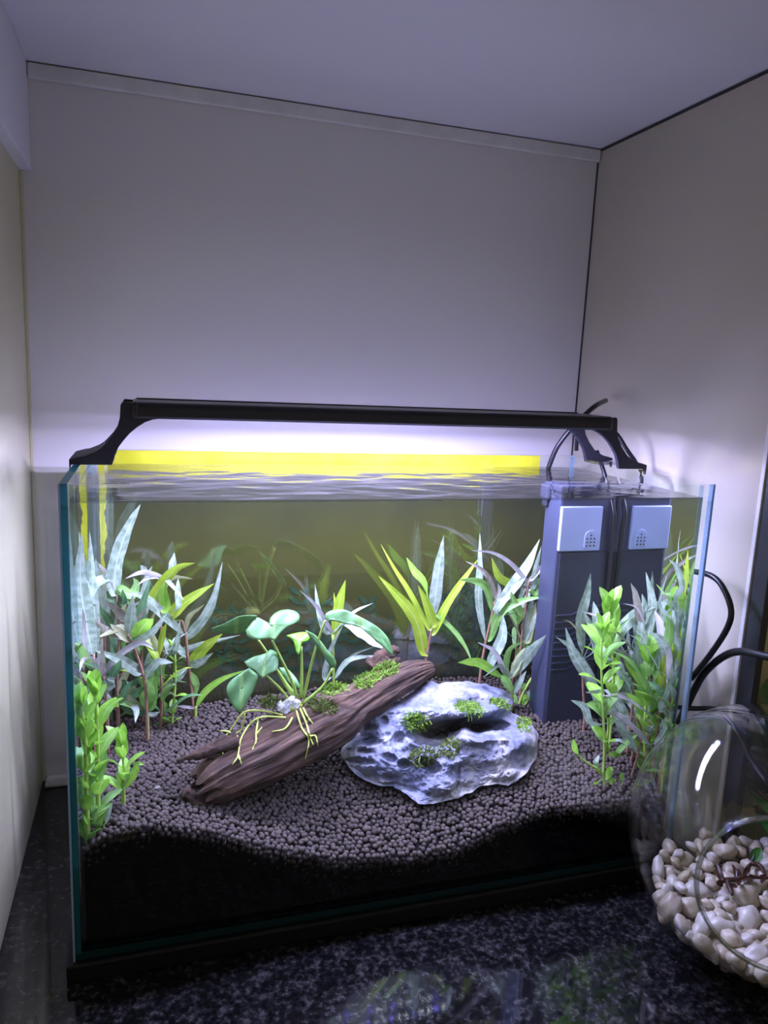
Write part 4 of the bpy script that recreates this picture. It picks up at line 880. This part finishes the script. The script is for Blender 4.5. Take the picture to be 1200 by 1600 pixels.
# --- broad-leaved plant on the driftwood
def poly_leaf(root, outline, c, Y, tu=0., tv=0., mat='leaf_a', bow=.002):
    pts = [crop(c, p) for p in outline]; n = len(pts); cu = sum(p[0] for p in pts) / n; cv = sum(p[1] for p in pts) / n
    sm = catmull([(p[0], p[1], 0) for p in pts + [pts[0]]], n * 4 + 1)[:-1]; m = len(sm); v = []; uv = []; f = []
    R = max(math.hypot(p[0] - cu, p[1] - cv) for p in pts); rings = 6
    for j in range(rings + 1):
        s = j / rings
        for q in sm:
            u, w_ = cu + (q.x - cu) * s, cv + (q.y - cv) * s
            y = Y + tu * (u - cu) / R + tv * (w_ - cv) / R + bow * s * s + .0012 * math.sin(u * .2 + w_ * .13)
            v.append(atY(u, w_, y)); uv.append((.5 + (u - cu) / R * .5, .5 + (w_ - cv) / R * .5))
    for j in range(rings):
        for k in range(m): k2 = (k + 1) % m; f.append((j * m + k, j * m + k2, (j + 1) * m + k2, (j + 1) * m + k))
    o = mesh('leaf', v, f, mat, root, uvs=uv); sd = o.modifiers.new('thick', 'SOLIDIFY'); sd.thickness = .0006
    return o
hh = hit(*crop(cB, (500, 640)), WB); AP = hh[0] if hh else atY(*crop(cB, (500, 640)), .075)
ap = empty('broad_leaf_plant', AP, 'glossy broad-leaved plant rooted on the driftwood with dangling yellow roots', 'aquarium plant')
aY = AP.y - .004
poly_leaf(ap, [(145, 292), (200, 270), (260, 240), (330, 232), (345, 242), (312, 270), (299, 305), (230, 318), (170, 310)], cB, aY + .012, -.01, .016)
poly_leaf(ap, [(297, 300), (330, 258), (352, 242), (385, 266), (399, 274), (406, 245), (440, 215), (490, 207), (530, 222), (537, 250), (520, 268), (480, 285), (450, 312), (425, 343), (400, 338), (350, 341), (310, 330)], cB, aY - .006, .0, -.024)
poly_leaf(ap, [(290, 440), (330, 418), (385, 402), (407, 386), (435, 400), (443, 440), (435, 475), (400, 495), (370, 512), (340, 480), (310, 465)], cB, aY - .012, .0, -.018)
poly_leaf(ap, [(312, 468), (350, 500), (345, 540), (310, 610), (275, 665), (240, 640), (215, 590), (213, 550), (240, 515)], cB, aY - .006, .006, -.008)
poly_leaf(ap, [(478, 322), (540, 308), (588, 312), (577, 345), (548, 358), (536, 405), (522, 395), (510, 350)], cB, aY + .004, .0, -.014, 'leaf_ab')
poly_leaf(ap, [(562, 298), (610, 322), (660, 385), (698, 432), (696, 466), (668, 452), (640, 405), (600, 355)], cB, aY - .004, .012, .0)
poly_leaf(ap, [(650, 250), (656, 224), (690, 208), (740, 208), (800, 235), (880, 280), (930, 330), (950, 380), (951, 412), (915, 352), (880, 312), (820, 282), (760, 260), (700, 247)], cB, aY - .008, .012, -.02)
poly_leaf(ap, [(445, 465), (480, 470), (522, 512), (542, 562), (500, 542), (460, 502)], cB, aY + .014, .0, -.01)
for pts, dy in (([(350, 338), (400, 412), (450, 500), (510, 600)], .008), ([(415, 345), (462, 440), (500, 520), (528, 596)], -.004), ([(388, 500), (450, 560), (492, 612)], -.010), ([(440, 478), (480, 540), (525, 600)], .01), ([(545, 372), (547, 480), (545, 598)], .003), ([(652, 255), (612, 370), (580, 490), (555, 604)], -.006), ([(683, 470), (640, 550), (545, 632)], -.002)):
    P = [atY(*crop(cB, p), aY + dy * (1 - k / (len(pts) - 1))) for k, p in enumerate(pts)]; tube('leaf_stalk', P, [.0011, .0014, .0019], 'stem_green', ap, 8)
def root_tube(pts, r=.0011):
    P = []
    for p in [(q.x, q.y) for q in catmull([(p[0], p[1], 0) for p in pts], 12)]:
        h = hit(*crop(cB, p), WB); d = ray(*crop(cB, p)).normalized()
        P.append(h[0] - d * .0016 if h else atY(*crop(cB, p), (P[-1].y if P else aY)))
    tube('root', P, [r, r * .9, r * .45], 'root', ap, 7, 24)
for pts in ([(475, 690), (380, 685), (322, 712), (275, 785), (262, 860), (236, 900)], [(262, 852), (277, 896)], [(462, 678), (380, 660), (290, 665), (232, 742), (190, 800), (196, 852)], [(262, 776), (215, 752), (184, 748)], [(352, 700), (343, 760), (342, 798), (326, 832)], [(345, 762), (370, 732)], [(505, 690), (472, 738), (414, 752)], [(520, 650), (545, 730), (578, 790), (562, 876)], [(540, 650), (568, 718), (585, 780), (598, 810)], [(583, 772), (608, 772), (619, 814)], [(552, 645), (575, 688), (596, 716)], [(292, 672), (280, 740), (250, 760)]):
    root_tube(pts)
def blob(name, c, rad, mat, parent, amp=.35, fr=120, origin=None):
    import bmesh
    bm = bmesh.new(); bmesh.ops.create_icosphere(bm, subdivisions=3, radius=1)
    v = [Vector(c) + Vector((q.co.x * rad[0], q.co.y * rad[1], q.co.z * rad[2])) * (1 + amp * noise.noise(q.co * 2.3 + Vector(c) * fr)) for q in bm.verts]
    f = [tuple(q.index for q in p.verts) for p in bm.faces]; bm.free()
    return mesh(name, v, f, mat, parent, origin)
rz = AP - ray(*crop(cB, (500, 640))).normalized() * .004
rhz = blob('rhizome', rz, (.011, .007, .008), 'root', ap)
for k in range(7):
    q = atY(*crop(cB, (455 + k * 10 + random.uniform(-8, 8), 625 + random.uniform(-22, 40))), rz.y - .005); blob('white_fluff', q, (.0042, .003, .0052), 'fluff', rhz, .8, 300)

# leaf scraps on the soil
for (u, v, lab) in ((246, 1235, 'tiny white leaf scrap on the soil beside the log end'),):
    p = ground(u, v) + Vector((0, 0, .003)); vv, ff, uu = leaf_data([p + Vector((-.003, 0, 0)), p + Vector((.0, 0, .001)), p + Vector((.003, .001, 0))], .003, oval=True, n=6)
    props(mesh('leaf_scrap', vv, ff, 'leaf_l', None, p, uvs=uu), lab, 'leaf')

# ------------------------------------------------------------------ internal filter in the right rear corner
FY = .147; fx0 = atY(873, 820, FY).x; fx1 = TW - G - .0016; fzt = ZW - .012; FB = atX(850, 800, fx0).y
ft = empty('internal_filter', ((fx0 + fx1) / 2, .2, soil_h(.56, .2)), 'dark blue-grey internal corner filter with pale cover plate', 'filter')
box('body', (fx0, FY, .088), (fx1, FB, fzt), 'filter_body', ft, .003)
box('lid', (fx0 - .002, FY - .002, fzt - .006), (fx1, FB + .002, fzt + .003), 'filter_body', ft, .002)
pz1 = atY(905, 791, FY).z; pz0 = atY(905, 860, FY).z; pxr = atY(938, 820, FY).x
pl = box('cover_plate', (fx0 + .001, FY - .0035, pz0), (pxr, FY + .002, pz1), 'filter_plate', ft, .0012)
gx = atY(920, 840, FY).x
arch = [(gx - .0085, pz0 + .004)] + [(gx - .0085 * math.cos(a * PI / 10), pz0 + .0165 + .0085 * math.sin(a * PI / 10)) for a in range(11)] + [(gx + .0085, pz0 + .004)]
prism_xz('finger_grip', arch, FY - .0045, FY - .003, 'filter_plate', pl, .0006)
for i, col in enumerate((-1, 0, 1)):
    for j in range(3 if col else 4):
        cx_, cz_ = gx + col * .0048, pz0 + .0065 + j * .0042
        v, f = tube_data([(cx_, FY - .0051, cz_), (cx_, FY - .0043, cz_)], .0011, 8, 2); mesh('vent_hole', v, f, 'filter_slot', pl)
box('lower_shell', (fx0 + .004, FY - .002, .088), (fx1, FY + .01, pz0 - .002), 'filter_dark', ft, .0015)
box('side_clip', (fx0 - .006, FB - .014, fzt - .018), (fx0 + .001, FB + .004, fzt + .001), 'filter_body', ft, .003)
box('side_clip', (fx0 - .004, FB - .010, fzt - .027), (fx0 + .001, FB + .002, fzt - .016), 'filter_slot', ft, .003)
lw = (fx1 - fx0 - .006)
for k in range(9):
    z = .232 - k * .0085; v0 = fx0 + .006; y = FY - .0032
    ol = [(v0, z), (v0 + lw * .3, z), (v0 + lw * .62, z + .010), (v0 + lw * .95, z + .010), (v0 + lw * .95, z + .0085), (v0 + lw * .62, z + .0085), (v0 + lw * .3, z - .0015), (v0, z - .0015)]
    prism_xz('grille_rib', ol, y, FY, 'filter_plate' if False else 'filter_body', ft)
    prism_xz('grille_slot', [(a, b - .0035) for a, b in ol], FY - .0024, FY - .0016, 'filter_slot', ft)
tube('power_cord', [(fx1 - .005, FY - .004, .1), (fx1 - .0045, FY - .005, .22), (fx1 - .005, FY - .006, .33), (fx1 - .0065, FY - .004, .36), (fx1 - .006, FY + .02, fzt + .012), (fx1 - .004, FY + .045, TH + .012)], .0026, 'cable', ft)

# ------------------------------------------------------------------ LED lamp
lamp = empty('led_aquarium_lamp', (.3, .145, TH), 'slim black LED light bar standing on curved brackets over the tank', 'lamp')
LX0, LX1, LYa, LYb, LZ0, LZ1 = .0535, .5465, .106, .178, .4535, .4680
def bar():
    n = 8; cs = []; r = .0055
    for (cy, cz, a0) in ((LYa + r, LZ0 + .002, 180), (LYa + r, LZ1 - r, 180), (LYb - r, LZ1 - r, 90), (LYb - r, LZ0 + .002, 0)):
        pass
    prof = [(LYa + .002, LZ0), (LYa, LZ0 + .002), (LYa, LZ1 - .006)] + [(LYa + .006 - .006 * math.cos(q), LZ1 - .006 + .006 * math.sin(q)) for q in (.4, .8, 1.2, PI / 2)] + [(LYb - .006 + .006 * math.sin(q), LZ1 - .006 + .006 * math.cos(q)) for q in (0, .4, .8, 1.2)] + [(LYb, LZ1 - .006), (LYb, LZ0 + .002), (LYb - .002, LZ0), (LYb - .012, LZ0), (LYb - .012, LZ0 + .003), (LYa + .012, LZ0 + .003), (LYa + .012, LZ0)]
    m = len(prof); v = [(LX0, y, z) for y, z in prof] + [(LX1, y, z) for y, z in prof]
    f = [tuple(range(m - 1, -1, -1)), tuple(range(m, 2 * m))] + [(i, (i + 1) % m, m + (i + 1) % m, m + i) for i in range(m)]
    o = mesh('housing', v, f, 'black_plastic', lamp, smooth=True); o.data.set_sharp_from_angle(angle=math.radians(35))
bar()
for x0, x1 in ((LX0 - .003, LX0 + .004), (LX1 - .004, LX1 + .003)): box('end_cap', (x0, LYa - .0006, LZ0 - .0004), (x1, LYb + .0006, LZ1 + .0004), 'black_plastic', lamp, .003)
box('top_rail', (LX0, LYb - .004, LZ1 - .004), (LX1, LYb + .003, LZ1 + .0012), 'black_plastic', lamp, .001)
for k in range(34):
    for row, y in ((0, .131), (1, .153)):
        x = LX0 + .038 + (LX1 - LX0 - .076) * (k + .25 * row) / 33.3; z = LZ0 + .0022; s = .0026
        v = [(x - s, y - s, z), (x - s, y + s, z), (x + s, y + s, z), (x + s, y - s, z)]
        o = mesh('led', v, [(0, 1, 2, 3)], 'led_blue' if (k + row) % 3 == 0 else 'led_white', lamp, smooth=False)
cL = (140, 600, 7.5)
bp_px = [crop(cL, p) for p in [(362, 245), (380, 212), (520, 225), (522, 342), (800, 342), (805, 410), (740, 418), (650, 450), (560, 505), (470, 580), (400, 660), (340, 740), (300, 830), (275, 920), (262, 975)]] + [(113, 728), (106, 737), (107.5, 718), (120, 715), (132, 713), (147.5, 707), (157, 701), (172, 685), (182.7, 669), (187, 653)]
prof = [(lambda q: (q.x, q.z))(atY(u, v, .112)) for u, v in bp_px]
prof = [(x, max(z, TH + .0006) if i != 16 else z) for i, (x, z) in enumerate(prof)]
prof[14] = (prof[14][0], TH + .0006); prof[15] = (-.0012, TH + .0006); prof[16] = (-.0028, TH - .006)
for sgn in (0, 1):
    pr = prof if sgn == 0 else [(TW - x, z) for x, z in prof]
    bk = mesh('bracket', [(pr[0][0], .10, TH)] * 3, [(0, 1, 2)], 'bracket_black', lamp) if False else None
    fp = prism_xz('bracket_plate', pr, .112, .1175, 'bracket_black', lamp, .0006)
    prism_xz('bracket_plate', pr, .1785, .184, 'bracket_black', lamp, .0006)
    top = pr[1:3] + [(pr[3][0], pr[3][1]), (pr[4][0], pr[4][1]), (pr[5][0], pr[5][1] + .002), (pr[0][0], pr[5][1] + .004)]
    box('bracket_bridge', (min(pr[1][0], pr[2][0]) + .001, .1175, LZ0), (max(pr[1][0], pr[2][0]) - .001, .1785, LZ1 - .003), 'bracket_black', lamp, .0006)
    # foot web along the outer curve
    web = pr[16:22]; inn = [(x + (.0022 if sgn == 0 else -.0022), z - .0016) for x, z in web[1:]] + [(pr[15][0] + (.002 if sgn == 0 else -.002), TH + .0012)]
    if sgn == 0: prism_xz('foot_web', web[1:] + inn[::-1][1:], .1175, .1785, 'bracket_black', lamp)
    xa = 0.0 if sgn == 0 else TW - .034
    box('clear_foot', (xa + .0, .150, TH + .0004) if sgn else (.0, .150, TH + .0004), (xa + .034, .183, TH + .0042), 'clear_plastic', lamp, .0008)

# ------------------------------------------------------------------ cables
cQ = (830, 610, 6.0)
def cable(label, pts, r): o = tube('cable', pts, r, 'cable', None, 10); props(o, label, 'cable', 'black cables around the tank')
q = [atY(*crop(cQ, p), Y) for p, Y in (((160, 735), .225), ((175, 690), .222), ((250, 520), .215), ((400, 330), .205), ((520, 215), .20), ((610, 140), .205), ((700, 95), .25))]
cable('black cable rising out of the water behind the right lamp bracket', q, .0031)
q = [atY(*crop(cQ, p), Y) for p, Y in (((425, 560), .235), ((428, 480), .232), ((450, 380), .226), ((520, 310), .215), ((600, 285), .20), ((690, 325), .185))]
q += [atY(*crop(cQ, p), Y) for p, Y in (((800, 410), .17), ((900, 560), .16), ((990, 690), .155))]
q.append(atX(*crop(cQ, (1030, 790)), .607)); q.append(Vector((.612, q[-1].y, .34)))
cable('black cable arching over the right rim of the tank', q, .0026)
q = [atX(u, v, .622) for u, v in ((1085, 893), (1110, 899), (1128, 915), (1142, 950), (1137, 980), (1112, 1020), (1080, 1060))]
cable('black cable loop bulging out beside the right front edge of the tank', q, .0031)
q = [atX(u, v, .630) for u, v in ((1060, 1130), (1085, 1078), (1102, 1050), (1130, 1026), (1158, 1018), (1200, 1026), (1240, 1034))]
cable('thick black cable running right in front of the dark post', q, .0040)
q = [atX(u, v, .630) for u, v in ((1060, 1105), (1085, 1107), (1110, 1107), (1126, 1112), (1150, 1140), (1175, 1190), (1200, 1225))]
cable('black cable low behind the glass bowl', q, .0028)

# ------------------------------------------------------------------ glass bowl with side opening
BC = Vector((.6010, -.1187, ZB + .1180)); BR = .1178
OD = Vector((-.6113, -.7848, .1018)).normalized(); OA = math.radians(32.0)
def bowl():
    root = empty('glass_bowl', (BC.x, BC.y, ZB), 'round clear glass bowl with a side opening, holding white pebbles', 'bowl')
    a = OD.cross(Vector((0, 0, 1))).normalized(); b = a.cross(OD); v = []; f = []; n, m = 72, 48
    for j in range(m + 1):
        th = OA + (PI - OA) * j / m
        for k in range(n):
            q = 2 * PI * k / n; d = OD * math.cos(th) + (a * math.cos(q) + b * math.sin(q)) * math.sin(th); p = BC + d * BR
            p.z = max(p.z, ZB + .0012 + .0 * k); v.append(p)
    for j in range(m):
        for k in range(n): k2 = (k + 1) % n; f.append((j * n + k, (j + 1) * n + k, (j + 1) * n + k2, j * n + k2))
    o = mesh('globe', v, f, 'bowl_glass', root); s = o.modifiers.new('wall', 'SOLIDIFY'); s.thickness = .0022; s.offset = -1
    ring = [BC + OD * (BR * math.cos(OA)) + (a * math.cos(2 * PI * k / 96) + b * math.sin(2 * PI * k / 96)) * (BR * math.sin(OA)) for k in range(97)]
    vv = []; ff = []; seg = 10
    for k in range(96):
        c = ring[k]; rd = (c - (BC + OD * (BR * math.cos(OA)))).normalized()
        for s_ in range(seg): t = 2 * PI * s_ / seg; vv.append(c + rd * (.0021 * math.cos(t)) + OD * (.0021 * math.sin(t)))
    for k in range(96):
        for s_ in range(seg): k2, s2 = (k + 1) % 96, (s_ + 1) % seg; ff.append((k * seg + s_, k * seg + s2, k2 * seg + s2, k2 * seg + s_))
    mesh('opening_rim', vv, ff, 'clear_rim', root)
glass('clear_rim', .22, (.72, .76, .76), .02)
bowl()
# pebbles
def fill_z(x, y): return ZB + .054 + .08 * (x - BC.x) + .02 * (y - BC.y)
def pebble_mesh(k):
    import bmesh
    bm = bmesh.new(); bmesh.ops.create_icosphere(bm, subdivisions=3, radius=1); sd = Vector((k * 7.3, k * 3.1, k))
    sx, sy, sz = random.uniform(1.05, 1.45), random.uniform(.8, 1.05), random.uniform(.6, .85)
    for q in bm.verts:
        d = 1 + .30 * noise.noise(q.co * 1.2 + sd) + .16 * noise.voronoi(q.co * 1.3 + sd)[0][0]
        q.co = Vector((q.co.x * sx, q.co.y * sy, q.co.z * sz)) * d
    me = bpy.data.meshes.new('white_pebble'); bm.to_mesh(me); bm.free(); me.polygons.foreach_set('use_smooth', [True] * len(me.polygons)); me.materials.append(MATS['pebble_' + 'aabccad'[k % 7]])
    return me
def pebbles():
    kinds = [pebble_mesh(k) for k in range(14)]; P = []; rest = []
    def ok(p, lst, d): return all((p - q[0]).length > d * (q[1] + .0068) / .0136 for q in lst)
    for tries in range(20000):
        mode = tries % 2; r = random.choice((.0052, .006, .0066, .0072, .0082, .0105)); lim = BR - .0028 - r * .55
        d = Vector((random.gauss(0, 1), random.gauss(0, 1), random.gauss(0, 1))).normalized()
        if mode == 0: p = BC + d * lim
        else:
            x, y = BC.x + random.uniform(-1, 1) * BR, BC.y + random.uniform(-1, 1) * BR; p = Vector((x, y, fill_z(x, y) + random.uniform(-.010, .003)))
        if p.z > fill_z(p.x, p.y) + .003 or (p - BC).length > lim + .0005: continue
        if p.z < ZB + r * .8 + .003: continue
        l = ROT.transposed() @ (p - CAM_LOC); u = 600 + F_PX * l.x / -l.z
        vis = u < 1218 and (mode != 0 or (p - BC).normalized().dot((CAM_LOC - BC).normalized()) > -.6)
        if not ok(p, P, .0112): continue
        P.append((p, r, vis))
    cnt = 0; vv = []; ff = []
    for p, r, vis in P:
        me = random.choice(kinds); rot = (random.gauss(0, .5), random.gauss(0, .5), random.uniform(0, 2 * PI))
        if vis and cnt < 290:
            o = bpy.data.objects.new('white_pebble', me); COL.objects.link(o); o.location = p; o.rotation_euler = rot; o.scale = (r, r, r)
            props(o, 'smooth white pebble heaped inside the round glass bowl', 'pebble', 'white pebbles in the glass bowl'); cnt += 1
    # buried pebbles that fill the heap
    v = []; f = []; n, m = 40, 14
    for j in range(m + 1):
        s = j / m
        for k in range(n):
            q = 2 * PI * k / n; z0 = ZB + .006; zz = z0 + (fill_z(BC.x, BC.y) - .009 - z0) * s; rr = math.sqrt(max(1e-6, (BR - .0105) ** 2 - (zz - BC.z) ** 2))
            p = Vector((BC.x + rr * math.cos(q), BC.y + rr * math.sin(q), zz)); p += Vector((noise.noise(p * 110), noise.noise(p * 110 + Vector((5, 0, 0))), 0)) * .003
            v.append(p)
    for j in range(m):
        for k in range(n): k2 = (k + 1) % n; f.append((j * n + k, j * n + k2, (j + 1) * n + k2, (j + 1) * n + k))
    f.append(tuple(m * n + k for k in range(n))); f.append(tuple(reversed(range(n))))
    props(mesh('pebble_bed', v, f, 'pebble_b', None, (BC.x, BC.y, ZB + .004)), 'buried pebbles filling the bottom of the glass bowl', 'pebbles', kind='stuff')
    print('pebbles', cnt)
pebbles()
# dried succulent sprig lying on the pebbles
def sprig():
    cT = (1080, 1280, 10.0)
    Yz = lambda p: (lambda u, v: next((q for q in (CAM_LOC + ray(u, v) * (.45 + .0015 * k) for k in range(400)) if q.z < fill_z(q.x, q.y) + .011), atY(u, v, BC.y)))(*crop(cT, p))
    root = empty('dried_sprig', Yz((700, 920)), 'dried brown succulent sprig lying on the white pebbles', 'sprig')
    for pts in ([(470, 960), (600, 950), (740, 940), (860, 880), (920, 890), (1050, 910), (1250, 920)], [(860, 880), (890, 760), (940, 690)], [(740, 940), (750, 860), (730, 790)], [(560, 960), (600, 1080), (640, 1180)], [(940, 690), (1060, 720), (1110, 780), (1150, 880)]):
        tube('twig', [Yz(p) for p in pts], [.0026, .0022, .0014], 'twig', root, 7)
    for pts, wd, mt in (([(510, 1000), (430, 900), (380, 810)], 90, 'leaf_dry'), ([(690, 930), (680, 860), (620, 815)], 45, 'leaf_dry'), ([(760, 950), (850, 980), (920, 1020)], 60, 'leaf_dry'), ([(740, 960), (730, 1050), (720, 1150)], 80, 'leaf_dry'), ([(600, 1040), (660, 1100), (710, 1190)], 60, 'leaf_dry'), ([(500, 1010), (440, 1060), (385, 1090)], 80, 'leaf_dry'), ([(930, 660), (910, 590), (875, 525)], 90, 'leaf_dry'), ([(960, 670), (1010, 620), (1060, 560)], 150, 'leaf_room'), ([(820, 940), (860, 880), (840, 860)], 80, 'leaf_dry'), ([(1080, 930), (1130, 1000), (1150, 1070)], 110, 'leaf_dry')):
        P = [Yz(p) + Vector((0, 0, .004 * k)) for k, p in enumerate(pts)]; add_leaf(root, P, px2m(wd / cT[2], P[0]), mt, oval=True, n=8, fold=.4)
sprig()

# ------------------------------------------------------------------ house plant beyond the post
def house_plant():
    c = Vector((.752, -.010, ZB)); root = empty('house_plant', c, 'dark green leafy plant with a red flower behind the glass bowl', 'house plant')
    v = []; f = []; n = 24
    for z, r in ((0, .030), (.05, .036), (.05, .033), (.045, .032)):
        for k in range(n): q = 2 * PI * k / n; v.append((c.x + r * math.cos(q), c.y + r * math.sin(q), ZB + .0005 + z))
    for j in range(3):
        for k in range(n): k2 = (k + 1) % n; f.append((j * n + k, j * n + k2, (j + 1) * n + k2, (j + 1) * n + k))
    f.append(tuple(reversed(range(n)))); f.append(tuple(3 * n + k for k in range(n))); mesh('pot', v, f, 'pot', root)
    for k in range(34):
        q = k * 2.4; L = random.uniform(.09, .17); el = random.uniform(.0, 1.3); D = Vector((math.cos(q) * math.cos(el), math.sin(q) * math.cos(el), math.sin(el)))
        b = c + Vector((0, 0, .05)) + Vector((D.x, D.y, 0)) * .01; s = b + D * (L * .35)
        P = [b, s, s + D * (L * .4) + Vector((0, 0, .005)), s + D * (L * .75) - Vector((0, 0, .015))]
        for p in P: p.x = max(p.x, XR + .035); p.y = min(p.y, .055)
        add_leaf(root, P, L * .5, 'leaf_room', side=D.cross(Vector((0, 0, 1))).normalized(), oval=True, pet=.3, n=11)
    for k in range(6):
        q = k * PI / 3; b = c + Vector((-.050, -.05, .105)); D = Vector((math.cos(q), .2, math.sin(q)))
        add_leaf(root, [b, b + D * .010, b + D * .019], .013, 'red_petal', side=D.cross(Vector((0, -1, 0))), oval=True, n=7)
    tube('flower_stalk', [c + Vector((0, 0, .05)), c + Vector((-.03, -.03, .085)), c + Vector((-.050, -.05, .105))], .0015, 'stem_green', root)
house_plant()
